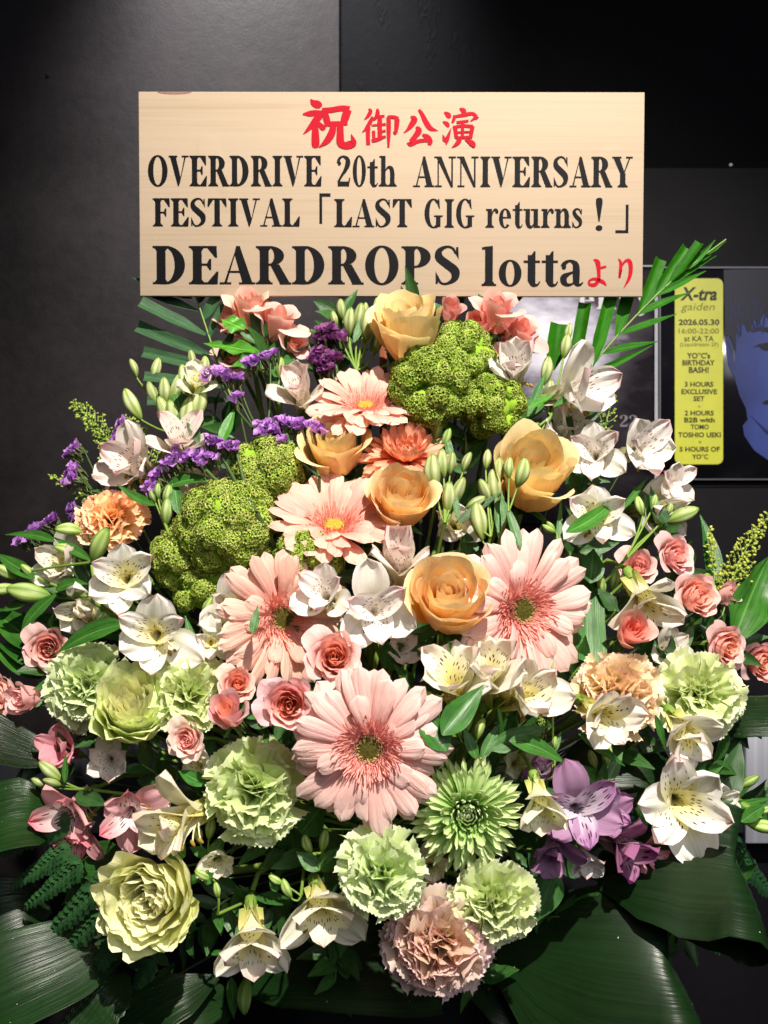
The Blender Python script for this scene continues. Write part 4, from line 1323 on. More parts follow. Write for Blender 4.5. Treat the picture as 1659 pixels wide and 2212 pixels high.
G['v'] = (0.62, [Pg((.03, .64), (.22, .64), (.36, .22), (.32, 0), (.27, 0)), Pg((.31, 0), (.35, .1), (.55, .64), (.49, .64)), Rr(-.01, .27, .61, .66), Rr(.40, .62, .61, .66)])
G['y'] = (0.62, [Pg((.03, .64), (.22, .64), (.38, .18), (.33, 0), (.27, 0)), Pg((.31, -.05), (.35, .1), (.55, .64), (.49, .64)), Rr(-.01, .27, .61, .66), Rr(.40, .62, .61, .66), Sk((.34, .04, .05), (.28, -.15, .07), (.16, -.24, .08), (.08, -.18, .10))])
G['p'] = (0.66, [Rr(.10, .27, -.28, .66), Ring(.34, .33, .26, .35, .10, .29, -140, 150), Rr(.02, .36, -.30, -.25), Rr(.0, .15, .61, .66)])
G['i'] = (0.34, stem_(.17, 0, .66, .17, False, True) + [Ring(.17, .9, .09, .09, .001, .001)])
G['W'] = (1.0, [Pg((.03, .97), (.24, .97), (.40, .2), (.34, 0), (.29, 0)), Pg((.33, 0), (.38, .12), (.52, .97), (.47, .97)), Pg((.44, .97), (.62, .97), (.74, .2), (.69, 0), (.64, 0)), Pg((.68, 0), (.72, .12), (.92, .97), (.86, .97)), Rr(-.01, .30, .95, 1), Rr(.40, .66, .95, 1), Rr(.78, 1.0, .95, 1)])
G['K'] = (0.80, stem_(.20, 0, 1) + [Pg((.28, .38), (.34, .38), (.68, .97), (.60, .97)), Pg((.34, .52), (.48, .62), (.78, .04), (.54, .04)), Rr(.50, .80, .95, 1), Rr(.50, .82, 0, .05)])

def glyph_geo(ch):
    adv, prims = G[ch]
    out = []
    for kind, dat in prims:
        if kind == 'p':
            out.append(([np.array(q, dtype=float) for q in dat], [tuple(range(len(dat)))]))
        elif kind == 's':
            out.append(stroke_poly(dat))
        else:
            cx, cy, rx, ry, ix, iy, a0, a1 = dat
            n = max(6, int(abs(a1 - a0) / 10))
            V, F_ = [], []
            for k in range(n + 1):
                a = math.radians(a0 + (a1 - a0) * k / n)
                V += [np.array((cx + rx * math.cos(a), cy + ry * math.sin(a))), np.array((cx + ix * math.cos(a), cy + iy * math.sin(a)))]
            F_ = [(2 * k, 2 * k + 1, 2 * k + 3, 2 * k + 2) for k in range(n)]
            out.append((V, F_))
    return adv, out

def orient(V, f):
    a = 0.0
    for i in range(len(f)):
        x0, y0 = V[f[i]][:2]
        x1, y1 = V[f[(i + 1) % len(f)]][:2]
        a += x0 * y1 - x1 * y0
    return f if a > 0 else tuple(reversed(f))

def word_geo(s, X0, X1, Yb, Yt, xf):
    """set a word between X0..X1, baseline Yb, cap height Yt; xf maps (X, Y, layer) to 3-D"""
    lay = []
    pen = 0.0
    for ch in s:
        if ch == ' ':
            pen += 0.35
            continue
        adv, geo = glyph_geo(ch)
        lay.append((pen, geo))
        pen += adv + 0.02
    allx = [q[0] + p0 for p0, geo in lay for V, _ in geo for q in V]
    lo, hi = min(allx), max(allx)
    sx = (X1 - X0) / (hi - lo)
    sy = Yb - Yt
    VV, FF = [], []
    layer = 0
    for p0, geo in lay:
        for k, (V, F_) in enumerate(geo):
            off = len(VV)
            pts = [(X0 + (q[0] + p0 - lo) * sx, Yb - q[1] * sy) for q in V]
            VV += [xf(x, y, k) for x, y in pts]
            up = [(x, -y) for x, y in pts]
            FF += [tuple(off + i for i in orient(up, f)) for f in F_]
    return VV, FF

# on the cloudy poster
def xp(e, d, lift):
    return lambda x, y, k: tuple(P(x, y, d) - e.location - Vector((0, lift + 0.00004 * k, 0)))
for s, x0, x1, yb, yt, mm in (('envy', 1252, 1412, 668, 616, whitep), ('opinion', 1090, 1205, 762, 736, brownp), ('ore', 1246, 1330, 762, 736, brownp), ('22', 1338, 1376, 922, 897, greyp), ('WED', 1380, 1408, 922, 910, greyp)):
    V, F_ = word_geo(s, x0, x1, yb, yt, xp(po, PD, 0.0006))
    part('lettering', mesh('lettering', V, F_, None, [mm], smooth=False), po)

# second poster: black with a blue face and a yellow panel of text
blackp = flat_mat('black_poster_print', lin('17161C'), 0.22, 0.5)
p2 = sheet('poster', 1428, 1760, 580, 1036, PD, blackp, 'dark poster with a blue tinted face and a yellow text panel', 'poster')
sheet_poly('sleeve_edge', p2, [[(1428, 577), (1760, 577), (1760, 580.5), (1428, 580.5)], [(1423, 577), (1426, 577), (1426, 1036), (1423, 1036)], [(1428, 1034), (1760, 1034), (1760, 1037), (1428, 1037)]], PD, flat_mat('dark_sleeve_edge', lin('4C4C54'), 0.3, 0.6), 0.003)
def facemat():
    m, nt, out = newmat('blue_print')
    tc = nn(nt, 'ShaderNodeTexCoord')
    n = noise(nt, tc.outputs['Object'], 14, 3)
    sp = nn(nt, 'ShaderNodeSeparateXYZ')
    nt.links.new(tc.outputs['Object'], sp.inputs[0])
    n = mathn(nt, 'ADD', mathn(nt, 'MULTIPLY', n, 0.6), mathn(nt, 'MULTIPLY', mathn(nt, 'ADD', sp.outputs[0], 0.0), 5.0))
    col = ramp(nt, n, [(0.2, lin('1A2254')), (0.8, lin('4254A4'))])
    finish(nt, out, col, 0.3, 0)
    return m
bl = facemat()
hair = flat_mat('dark_blue_hair_print', lin('14121E'), 0.3)
shade = flat_mat('deep_blue_print', lin('1E2254'), 0.3)
Dx = lambda zx, zy: ((2560 + zx * 0.3086) * 0.54, (1040 + zy * 0.3086) * 0.54)
Dy = lambda zx, zy: ((2560 + zx * 0.3086) * 0.54, (1450 + zy * 0.3086) * 0.54)
face = [Dx(1240, 1130), Dx(1245, 960), Dx(1290, 860), Dx(1340, 800), Dx(1500, 640), (1620, 625), (1755, 620), (1755, 1000), Dy(1800, 1330), Dy(1660, 1265), Dy(1480, 1140), Dy(1350, 950), Dy(1330, 820), Dy(1395, 740), Dy(1370, 590), Dy(1290, 430), Dy(1230, 220), Dx(1230, 1400)]
sheet_poly('printed_face', p2, [face[::-1]], PD, bl, 0.0006)
ear = [Dx(1100, 1000), Dx(1150, 985), Dx(1195, 1080), Dx(1210, 1250), Dx(1235, 1400), Dy(1235, 200), Dy(1180, 120), Dy(1140, 20), Dx(1110, 1150)]
sheet_poly('printed_ear', p2, [ear[::-1]], PD, bl, 0.0009)
fr = [Dx(1080, 130), Dx(1700, 110), Dx(1900, 115), (1755, 640), Dx(1655, 760), Dx(1600, 700), Dx(1530, 860), Dx(1480, 760), Dx(1430, 920), Dx(1390, 940), Dx(1350, 830), Dx(1270, 900), Dx(1240, 1000), Dx(1235, 1180), Dx(1205, 1100), Dx(1170, 1000), Dx(1100, 980)]
sheet_poly('printed_hair', p2, [fr[::-1]], PD, hair, 0.0012)
brow = [Dx(1430, 900), Dx(1520, 868), Dx(1700, 880), Dx(1700, 950), Dx(1560, 915), Dx(1450, 935)]
eye = [Dx(1450, 1135), Dx(1540, 1090), Dx(1700, 1060), Dx(1750, 1120), Dx(1700, 1180), Dx(1600, 1170), Dx(1540, 1120)]
mouth = [Dy(1580, 520), Dy(1640, 488), Dy(1760, 490), Dy(1760, 530), Dy(1620, 545)]
neckl = [Dy(1430, 690), Dy(1660, 890), Dy(1800, 960), Dy(1800, 990), Dy(1640, 930)]
earl = [Dx(1120, 1060), Dx(1140, 1050), Dx(1185, 1160), Dx(1190, 1230), Dx(1160, 1150)]
sheet_poly('printed_features', p2, [x[::-1] for x in (brow, eye, mouth)], PD, hair, 0.0015)
sheet_poly('printed_creases', p2, [x[::-1] for x in (neckl, earl)], PD, shade, 0.0012)
strands = []
rs = random.Random(5)
for i in range(26):
    x = rs.uniform(1575, 1655)
    y = rs.uniform(640, 700)
    L = rs.uniform(15, 40)
    q = rs.uniform(-8, 4)
    strands.append([(x, y), (x + q, y + L), (x + q + 1.6, y + L), (x + 2.2, y)][::1])
sheet_poly('printed_hair_strands', p2, strands, PD, shade, 0.0016)
# yellow rounded panel
def rrect(x0, y0, x1, y1, r, n=6):
    o = []
    for cx, cy, a0 in ((x1 - r, y0 + r, -90), (x1 - r, y1 - r, 0), (x0 + r, y1 - r, 90), (x0 + r, y0 + r, 180)):
        for k in range(n + 1):
            a = math.radians(a0 + 90 * k / n)
            o.append((cx + r * math.cos(a), cy + r * math.sin(a)))
    return o
yel = flat_mat('yellow_print', lin('C2C436'), 0.3, 0.5)
ink = flat_mat('olive_black_ink', lin('2A2A14'), 0.4)
ink2 = flat_mat('thin_olive_ink', lin('6C6C20'), 0.4)
rp = rrect(1457, 602, 1561, 1003, 13)
sheet_poly('yellow_panel', p2, [rp[::-1]], PD, yel, 0.0018)
for s, x0, x1, y0, y1, b, sh, mm in (
        ('X-tra', 1468, 1548, 621, 650, 0.03, 0.25, ink), ('gaiden', 1470, 1543, 655, 676, -0.004, 0.2, ink2),
        ('2026.05.30', 1465, 1553, 690, 703, 0.03, 0, ink), ('16:00-22:00', 1465, 1552, 710, 721, 0.01, 0, ink2),
        ('at KA TA', 1477, 1541, 726, 738, 0.01, 0, ink), ('(Liquidroom 2F)', 1468, 1551, 740, 751, 0.01, 0, ink2),
        ("YO*C's", 1483, 1533, 762, 775, 0.03, 0, ink), ('BIRTHDAY', 1473, 1543, 778, 790, 0.03, 0, ink), ('BASH!', 1487, 1530, 793, 806, 0.03, 0, ink),
        ('3 HOURS', 1478, 1540, 825, 836, 0.03, 0, ink), ('EXCLUSIVE', 1471, 1548, 841, 852, 0.03, 0, ink), ('SET', 1497, 1521, 856, 867, 0.03, 0, ink),
        ('+', 1507, 1512, 876, 881, 0.01, 0, ink), ('2 HOURS', 1478, 1541, 887, 898, 0.03, 0, ink), ('B2B with', 1477, 1543, 902, 913, 0.03, 0, ink),
        ('TOMO', 1491, 1530, 917, 928, 0.03, 0, ink), ('TOSHIO UEKI', 1464, 1556, 934, 945, 0.03, 0, ink), ('=', 1508, 1514, 953, 957, 0.01, 0, ink),
        ('5 HOURS OF', 1467, 1554, 965, 976, 0.03, 0, ink), ('YO*C', 1494, 1529, 981, 992, 0.03, 0, ink)):
    sheet_text(p2, s, x0, x1, y0, y1, PD, mm, 0.0021, b, sh)

# ------------------------------------------------------------------ name board on its post
BD = 1.0
Me = tr(*P(845.5, 420, BD)) @ rotx(math.radians(2.3)) @ roty(math.radians(0.08))
def board_mat():
    m, nt, out = newmat('printed_wood_grain_board')
    tc = nn(nt, 'ShaderNodeTexCoord')
    sp = nn(nt, 'ShaderNodeSeparateXYZ')
    nt.links.new(tc.outputs['Object'], sp.inputs[0])
    x, z = sp.outputs[0], sp.outputs[2]
    g = noise(nt, vec(nt, mathn(nt, 'MULTIPLY', x, 4), 0.0, mathn(nt, 'MULTIPLY', z, 420)), 1.0, 3, 0.7)
    g2 = noise(nt, vec(nt, mathn(nt, 'MULTIPLY', x, 2), 3.0, mathn(nt, 'MULTIPLY', z, 60)), 1.0, 3, 0.6)
    f = mathn(nt, 'ADD', mathn(nt, 'MULTIPLY', g, 0.6), mathn(nt, 'MULTIPLY', g2, 0.4))
    col = ramp(nt, f, [(0.34, lin('A28E78')), (0.46, lin('A99782')), (0.7, lin('AE9C88'))])
    dn = noise(nt, tc.outputs['Object'], 16, 2, 0.4)
    dent = ramp(nt, dn, [(0.66, (0, 0, 0, 1)), (0.74, (1, 1, 1, 1))])
    h = mathn(nt, 'ADD', mathn(nt, 'MULTIPLY', g, 0.10), mathn(nt, 'MULTIPLY', dent, 0.7))
    finish(nt, out, col, 0.65, 0, h, 0.45, 0.0012, 0.1)
    return m
be = empty('name_board', Me, 'peach wood grain congratulation board lettered in red and black above the flowers', 'sign')
hw, hh = 0.2297, 0.0921
V, F_ = box(-hw, hw, 0.0, 0.005, -hh, hh)
bo = part('board', mesh('board', V, F_, None, [board_mat()], smooth=False), be)
bv = bo.modifiers.new('bevel', 'BEVEL')
bv.width = 0.0006
bv.segments = 2
# chipped dip in the upper edge, its shade a flat darker patch
vd, fd = [], []
for k in range(13):
    a = math.pi * k / 12
    vd.append((-0.197 + 0.0155 * math.cos(a), -0.0003, hh - 0.0002 - 0.0022 * math.sin(a)))
part('edge_dent_shade', mesh('edge_dent_shade', vd, [tuple(range(13))], None, [flat_mat('dent_shadow_card', lin('8A6A58'), 0.6)], smooth=False), be)
inkb = flat_mat('black_vinyl', lin('050508'), 0.5, 0.12)
redv = flat_mat('red_vinyl', lin('AA0820'), 0.55, 0.1)
def xb(x, y, k):
    return ((x - 845.5) / F, -0.00035 - 0.00003 * k, (420 - y) / F)
words = [('OVERDRIVE', 320, 695, 403, 338), ('20th', 727, 857, 403, 338), ('ANNIVERSARY', 892, 1366, 404, 339),
         ('FESTIVAL', 330, 648, 489, 429), ('LAST', 722, 890, 490, 430), ('GIG', 917, 1025, 491, 430), ('returns', 1049, 1258, 491, 430), ('!', 1287, 1302, 496, 430),
         ('DEARDROPS', 329, 994, 613, 531), ('lotta', 1041, 1262, 616, 533)]
for s, x0, x1, yb, yt in words:
    V, F_ = word_geo(s, x0, x1, yb, yt, xb)
    part('lettering', mesh('lettering', V, F_, None, [inkb], smooth=False), be, None)
def polys_on_board(pls, mat, name='lettering'):
    V, F_ = [], []
    for k, pl in enumerate(pls):
        o_ = len(V)
        V += [xb(x, y, k) for x, y in pl]
        up = [(x, -y) for x, y in pl]
        F_.append(tuple(o_ + i for i in orient(up, tuple(range(len(pl))))))
    return part(name, mesh(name, V, F_, None, [mat], smooth=False), be)
polys_on_board([[(690, 418), (714, 418), (714, 425), (690, 425)], [(690, 425), (696, 425), (696, 483), (690, 483)]], inkb)
polys_on_board([[(1352, 441), (1358, 441), (1358, 502), (1352, 502)], [(1330, 496), (1352, 496), (1352, 502), (1330, 502)]], inkb)
Kz = lambda zx, zy: ((1180 + zx * .4702) * .54, (380 + zy * .4702) * .54)
Yz = lambda zx, zy: ((1550 + zx * .6932) * .54, (300 + zy * .6932) * .54)
kan = {
 'a': (Kz, .4702, [[(133, 50, 10), (160, 80, 50), (200, 98, 60), (218, 118, 30)], [(68, 175, 12), (130, 170, 45), (190, 162, 40), (240, 175, 45)], [(212, 178, 60), (165, 245, 52), (110, 305, 28), (72, 342, 5)],
   [(172, 240, 40), (174, 350, 58), (176, 430, 60), (178, 458, 30)], [(195, 245, 25), (235, 285, 45), (255, 302, 22)],
   [(238, 132, 25), (262, 190, 52), (285, 275, 45)], [(232, 140, 34), (300, 140, 42), (400, 125, 42), (462, 140, 60)], [(450, 135, 60), (428, 200, 62), (408, 262, 46)], [(285, 256, 38), (350, 254, 38), (448, 248, 28)],
   [(328, 272, 48), (312, 335, 56), (270, 400, 46), (206, 452, 6)], [(385, 268, 50), (385, 350, 56), (388, 410, 60), (420, 436, 52), (465, 430, 60), (498, 410, 48), (478, 340, 5)]]),
 'b': (Kz, .4702, [[(628, 128, 14), (642, 150, 30), (620, 190, 26), (588, 222, 5)], [(662, 195, 24), (636, 245, 32), (604, 296, 24), (571, 327, 5)], [(622, 280, 38), (620, 350, 32), (623, 432, 32)],
   [(700, 128, 18), (702, 165, 34), (682, 210, 22), (660, 228, 5)], [(688, 196, 22), (762, 188, 18)], [(650, 268, 14), (772, 258, 22)], [(722, 190, 36), (720, 260, 36), (722, 370, 34)], [(668, 312, 26), (672, 400, 24)], [(725, 322, 16), (770, 312, 20)], [(652, 398, 24), (700, 386, 30), (772, 358, 18)],
   [(788, 196, 24), (845, 198, 26), (875, 215, 34)], [(868, 212, 40), (862, 290, 34), (852, 335, 20), (835, 320, 6)], [(796, 196, 32), (797, 300, 34), (795, 450, 16)]]),
 'c': (Kz, .4702, [[(982, 192, 14), (1015, 215, 46), (985, 268, 40), (952, 308, 20), (921, 331, 4)], [(1052, 134, 22), (1080, 175, 32), (1110, 235, 40), (1150, 290, 38), (1215, 312, 4)],
   [(1030, 278, 18), (1052, 310, 48), (1020, 360, 40), (985, 402, 36)], [(970, 405, 46), (985, 428, 30), (1040, 402, 30), (1100, 393, 28), (1150, 395, 25)], [(1082, 343, 16), (1122, 365, 44), (1146, 400, 44), (1142, 432, 24)]]),
 'd': (Kz, .4702, [[(1268, 155, 14), (1300, 180, 42), (1315, 205, 22)], [(1256, 235, 12), (1290, 255, 36), (1305, 280, 18)], [(1326, 290, 4), (1308, 340, 22), (1292, 385, 32), (1285, 430, 6)], [(1256, 345, 6), (1270, 385, 30), (1290, 405, 20)],
   [(1398, 124, 14), (1430, 143, 40), (1442, 165, 22)], [(1352, 180, 16), (1350, 212, 26), (1335, 245, 16)], [(1360, 192, 18), (1430, 180, 28), (1510, 168, 26), (1550, 210, 26)], [(1532, 200, 28), (1490, 232, 6)],
   [(1372, 242, 22), (1475, 228, 18)], [(1340, 285, 22), (1420, 270, 24), (1512, 275, 26)], [(1360, 285, 32), (1372, 375, 26)], [(1508, 272, 34), (1490, 372, 30)], [(1424, 235, 26), (1422, 372, 24)], [(1370, 325, 15), (1495, 320, 15)], [(1368, 370, 20), (1495, 364, 22)],
   [(1402, 375, 36), (1380, 415, 32), (1334, 452, 4)], [(1445, 382, 12), (1492, 408, 40), (1515, 432, 40), (1515, 452, 12)]]),
 'e': (Yz, .6932, [[(1192, 1060, 6), (1215, 1075, 26), (1222, 1120, 20), (1222, 1178, 18), (1198, 1206, 20), (1170, 1202, 15), (1170, 1182, 12), (1200, 1172, 16), (1245, 1188, 20), (1268, 1210, 6)], [(1215, 1114, 13), (1266, 1100, 12)]]),
 'f': (Yz, .6932, [[(1336, 1055, 6), (1350, 1080, 16), (1347, 1130, 16), (1343, 1165, 10), (1356, 1118, 8)], [(1356, 1095, 10), (1378, 1068, 14), (1400, 1070, 22), (1408, 1110, 22), (1400, 1165, 18), (1368, 1224, 3)]]),
}
for key, (fn, sc_, sts) in kan.items():
    V, F_ = [], []
    for k, st in enumerate(sts):
        v, f = stroke_poly([(fn(x, y)[0], fn(x, y)[1], w_ * sc_ * .54 * 1.12) for x, y, w_ in st])
        o_ = len(V)
        V += [xb(q[0], q[1], k) for q in v]
        up = [(q[0], -q[1]) for q in v]
        F_ += [tuple(o_ + i for i in orient(up, g)) for g in f]
    part('lettering', mesh('lettering', V, F_, None, [redv], smooth=False), be)
# post
pe_top = P(828, 560, BD + 0.01)
pe_bot = P(830, 1830, BD + 0.02)
Vp, Fp = box(-0.0035, 0.0035, -0.0035, 0.0035, -0.5, 0.0)
def wood():
    m, nt, out = newmat('stained_wood')
    tc = nn(nt, 'ShaderNodeTexCoord')
    sp = nn(nt, 'ShaderNodeSeparateXYZ')
    nt.links.new(tc.outputs['Object'], sp.inputs[0])
    n = noise(nt, vec(nt, mathn(nt, 'MULTIPLY', sp.outputs[0], 900), mathn(nt, 'MULTIPLY', sp.outputs[1], 900), mathn(nt, 'MULTIPLY', sp.outputs[2], 12)), 1.0, 3)
    col = ramp(nt, n, [(0.3, lin('5C2C18')), (0.7, lin('9C5430'))])
    finish(nt, out, col, 0.5, 0, n, 0.3)
    return m
Mi = Me.inverted()
q0 = Mi @ P(828, 560, BD + 0.010)
q1 = Mi @ P(829, 1700, BD + 0.010)
wz = 0.0034
Vp = [(q0.x - wz, q0.y - .002, q0.z), (q0.x + wz, q0.y - .002, q0.z), (q0.x + wz, q0.y + .006, q0.z), (q0.x - wz, q0.y + .006, q0.z),
      (q1.x - wz, q1.y - .002, q1.z), (q1.x + wz, q1.y - .002, q1.z), (q1.x + wz, q1.y + .006, q1.z), (q1.x - wz, q1.y + .006, q1.z)]
part('post', mesh('post', Vp, [(0, 1, 5, 4), (1, 2, 6, 5), (2, 3, 7, 6), (3, 0, 4, 7), (0, 3, 2, 1), (4, 5, 6, 7)], None, [wood()], smooth=False), be)

# flower foam the stems stand in, inside a black bucket
fc = FOAM + Vector((0, 0.02, -0.05))
fe = empty('flower_bucket', tr(fc.x, fc.y, fc.z - 0.22), 'black bucket with green foam in the dark behind the lowest blooms', 'bucket')
V, F_ = tube_arrays([(0, 0, 0), (0, 0, 0.002), (0, 0, 0.21), (0, 0, 0.22), (0, 0, 0.215), (0, 0, 0.1)], [0.001, 0.085, 0.115, 0.12, 0.112, 0.10], 32)
part('bucket', mesh('bucket', V, F_, None, [flat_mat('black_plastic', lin('0C0C0E'), 0.4)]), fe)
V, F_ = tube_arrays([(0, 0, 0.10), (0, 0, 0.24), (0, 0, 0.262), (0, 0, 0.268)], [0.098, 0.098, 0.08, 0.001], 24)
part('foam', mesh('foam', V, F_, None, [flat_mat('green_foam', lin('1C3A1C'), 0.9, 0.1, bumpscale=300, bump=0.6)]), fe)
# ------------------------------------------------------------------ gerberas
gerbera('largest pink gerbera, facing the viewer below the pink rosettes', 797, 1617, 186, -0.03, 0.02, o=-0.035, mat='gerb', cup=0.06, seed=11, roll=0.1, tint=(.98, .90, .93))
gerbera('pink gerbera with long right petals beside the open peach rose', 1128, 1318, 178, 0.38, 0.05, o=-0.015, cup=0.16, seed=12, roll=0.3, tint=(1, .90, .92))
gerbera('pink gerbera turned to the right under the green viburnum', 610, 1335, 160, 0.42, 0.0, o=-0.005, cup=0.22, seed=13, roll=0.5, tint=(1, .86, .80))
gerbera('pink gerbera tipped upward with a yellow centre, above the dark viburnum clump', 722, 1138, 150, 0.06, 0.76, o=0.0, cup=0.40, yellow=True, seed=14, roll=0.2, tint=(1.0, .80, .74))
gerbera('palest gerbera, tipped upward with a yellow centre below the top yellow rose', 790, 880, 128, 0.0, 0.78, o=0.0, cup=0.34, yellow=True, mat='gerbpale', seed=15, roll=0.4)
mum('double coral gerbera wedged between the peach roses', 876, 985, 108, 0.0, 0.72, o=0.0, mat='gerborange', seed=6, group='gerberas in the arrangement', cat='gerbera', name='gerbera')

# ------------------------------------------------------------------ large roses
GRR = 'large peach and yellow roses'
rose('topmost yellow rose seen from the side, right under the name board', 880, 712, 104, -0.05, 0.82, o=-0.02, kind='roseyel', group=GRR, roll=0.6)
rose('yellow rose half hidden by the pink gerbera petals on the left', 720, 970, 94, -0.12, 0.72, o=0.0, kind='roseyel', tint=(1, .97, .90), group=GRR, roll=2.2)
rose('peach rose between the coral double gerbera and the green buds', 866, 1085, 94, 0.05, 0.62, o=-0.012, kind='rose', var=1, group=GRR, roll=1.2)
rose('peach rose at the right with two green buds in front of it', 1148, 1028, 120, 0.12, 0.66, o=-0.005, kind='roseyel', var=1, tint=(1, .98, .94), group=GRR, roll=3.4)
rose('open golden peach rose in the middle, facing the viewer', 966, 1300, 118, 0.02, 0.62, o=-0.03, kind='rose', group=GRR, roll=0.4)
GRG = 'cream and green garden roses'
rose('green cream rose between the two left green carnations', 283, 1535, 111, 0.05, 0.62, o=-0.02, kind='greenrose', tint=(.90, 1, .74), itint=(1.0, 1.0, .92), group=GRG)
rose('large pale lime rose at the lower left, fully open', 336, 1935, 139, -0.18, 0.12, o=-0.03, kind='greenrose', var=1, tint=(.98, 1.0, .82), itint=(1.0, 1.0, .94), group=GRG, roll=1.0)

# ------------------------------------------------------------------ spray roses
PK, CO, PA = (1.0, .78, .86), (1.0, .62, .50), (1.0, .86, .82)
CI = (1.0, .56, .40)
GS = 'small pink and coral spray roses'
def sr(label, X, Y, r, ax, az, tint=PK, itint=CI, kind='spray', **kw):
    return rose(label, X, Y, r, ax, az, kind=kind, tint=tint, itint=itint, cat='spray rose', group=GS, **kw)
sr('coral rosette just above the largest pink gerbera', 722, 1420, 71, 0.05, 0.30, o=-0.03, tint=(1.0, 0.67, 0.66))
sr('pink rosette with a coral heart touching the largest gerbera at the left', 625, 1522, 76, 0.0, 0.12, o=-0.045, tint=(1.0, 0.70, 0.80), var=1)
sr('round pink rosebud with a coral top, left of the pink rosette', 493, 1540, 61, -0.1, 0.62, o=-0.04, kind='spraybud', tint=(1.0, 0.63, 0.75))
sr('small coral rose tucked behind the round pink rosebud', 512, 1478, 47, 0.2, 0.4, o=-0.015, tint=(1.0, 0.61, 0.53))
sr('faded pink spray rose under the left green carnation', 408, 1597, 52, -0.3, 0.1, o=-0.01, tint=PA, itint=(1.0, 0.59, 0.56))
sr('coral spray rose bud above the beige carnation at the right', 1363, 1366, 61, 0.1, 0.42, o=-0.02, kind='spraybud', tint=(1.0, 0.61, 0.55), itint=(1.0, 0.46, 0.39))
sr('pink frilly spray rose under the green striped bud at the right', 1455, 1200, 54, 0.45, 0.2, tint=(1.0, 0.67, 0.70), itint=(1.0, 0.64, 0.61))
sr('coral pink spray rose in the middle of the right cluster', 1500, 1290, 64, 0.45, 0.15, o=-0.01, tint=(1.0, 0.66, 0.62), itint=CO, var=1)
sr('closed pink rosebud at the outer edge of the right cluster', 1566, 1284, 40, 0.6, 0.2, o=0.0, kind='spraybud', tint=(1.0, 0.70, 0.70), itint=(1.0, 0.64, 0.64))
sr('pink spray rose hanging right beside the large wavy leaf', 1562, 1396, 61, 0.5, -0.1, o=-0.01, tint=(1.0, 0.68, 0.71), itint=CI)
sr('pink spray rose cut by the right edge of the photo', 1640, 1430, 59, 0.4, -0.1, o=0.01, tint=(1.0, 0.66, 0.70), itint=CI, var=1)
sr('dim pink spray rose behind the drooping cream alstroemeria', 1378, 1226, 50, -0.2, 0.4, o=0.015, tint=(1.0, 0.68, 0.67), itint=(1.0, 0.64, 0.62))
sr('ruffled pink spray rose above the leftmost green carnation', 104, 1400, 57, 0.2, 0.1, o=0.0, tint=(1.0, 0.70, 0.68), itint=(1.0, 0.61, 0.56))
sr('pale pink spray rose at the left, beside the leftmost green carnation', 58, 1508, 54, -0.5, 0.1, o=-0.01, tint=(1.0, 0.71, 0.72), itint=(1.0, 0.67, 0.67), kind='spraybud')
sr('peach spray rose cut by the left edge of the photo', 8, 1500, 52, -0.5, 0.1, o=0.0, tint=(1.0, 0.72, 0.66), itint=(1.0, 0.68, 0.61))
ST = (1.0, .66, .52)
sr('salmon spray rose touching the lower edge of the name board, upper left', 538, 668, 74, 0.0, 0.85, o=0.015, kind='spraytop', tint=ST, itint=CO)
sr('salmon spray rose to the right of the one under the board', 600, 700, 76, 0.25, 0.80, o=0.02, kind='spraytop', tint=(1.0, 0.67, 0.63), itint=CO, var=1)
sr('salmon spray rose leaning left behind the serrated rose leaf', 505, 700, 65, -0.4, 0.7, o=0.03, kind='spraytop', tint=(1.0, 0.66, 0.62), itint=CO)
sr('low salmon spray rose behind the purple statice at the upper left', 505, 775, 62, -0.2, 0.4, o=0.035, kind='spraytop', tint=(1.0, 0.67, 0.63), itint=CO, var=1)
sr('drooping salmon spray rose left of the dark purple statice', 632, 745, 50, 0.5, 0.3, o=0.03, kind='spraytop', tint=(1.0, 0.67, 0.63), itint=CO)
sr('coral spray rose opened flat, right of the top yellow rose', 1072, 676, 76, 0.05, 0.82, o=0.0, kind='spraytop', tint=(1.0, 0.61, 0.57), itint=(1.0, 0.52, 0.44))
sr('coral spray rose at the right end of the upper right cluster', 1122, 722, 68, 0.35, 0.62, o=0.01, kind='spraytop', tint=(1.0, 0.59, 0.55), itint=(1.0, 0.48, 0.39), var=1)
sr('glowing coral spray rose beside the green viburnum top', 1035, 706, 47, -0.2, 0.5, o=0.015, kind='spraybud', tint=(1.0, 0.56, 0.47), itint=(1.0, 0.46, 0.38))
sr('sliver of coral spray rose squeezed behind the top yellow rose', 972, 672, 40, 0.1, 0.6, o=0.03, kind='spraybud', tint=(1.0, 0.57, 0.52), itint=(1.0, 0.53, 0.46))
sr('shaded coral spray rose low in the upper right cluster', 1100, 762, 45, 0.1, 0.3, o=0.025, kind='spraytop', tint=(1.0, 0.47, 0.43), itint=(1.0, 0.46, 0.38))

# ------------------------------------------------------------------ carnations
GT = (1.0, 1.0, 1.0)
carnation('leftmost green carnation, beside the pale pink spray rose', 178, 1478, 98, -0.12, 0.22, o=-0.01, seed=21, tint=(.97, 1, .98))
carnation('green carnation right of the green cream rose', 412, 1498, 90, 0.15, 0.35, o=-0.005, seed=22, tint=(1.0, 1, .92))
carnation('broad green carnation left of the largest gerbera', 548, 1710, 116, -0.05, 0.1, o=-0.01, seed=23, tint=(.97, 1, .92), N=36)
carnation('green carnation under the largest gerbera', 825, 1895, 100, 0.0, 0.12, o=-0.035, seed=24, tint=(.96, 1.0, .98))
carnation('green carnation under the green chrysanthemum', 1075, 1958, 100, 0.2, 0.0, o=-0.03, seed=25, tint=(1.0, 1.0, .97))
carnation('bright green carnation at the right, above the white alstroemeria', 1520, 1505, 100, 0.12, 0.05, o=-0.01, seed=26, tint=(1.03, 1.02, 1.0))
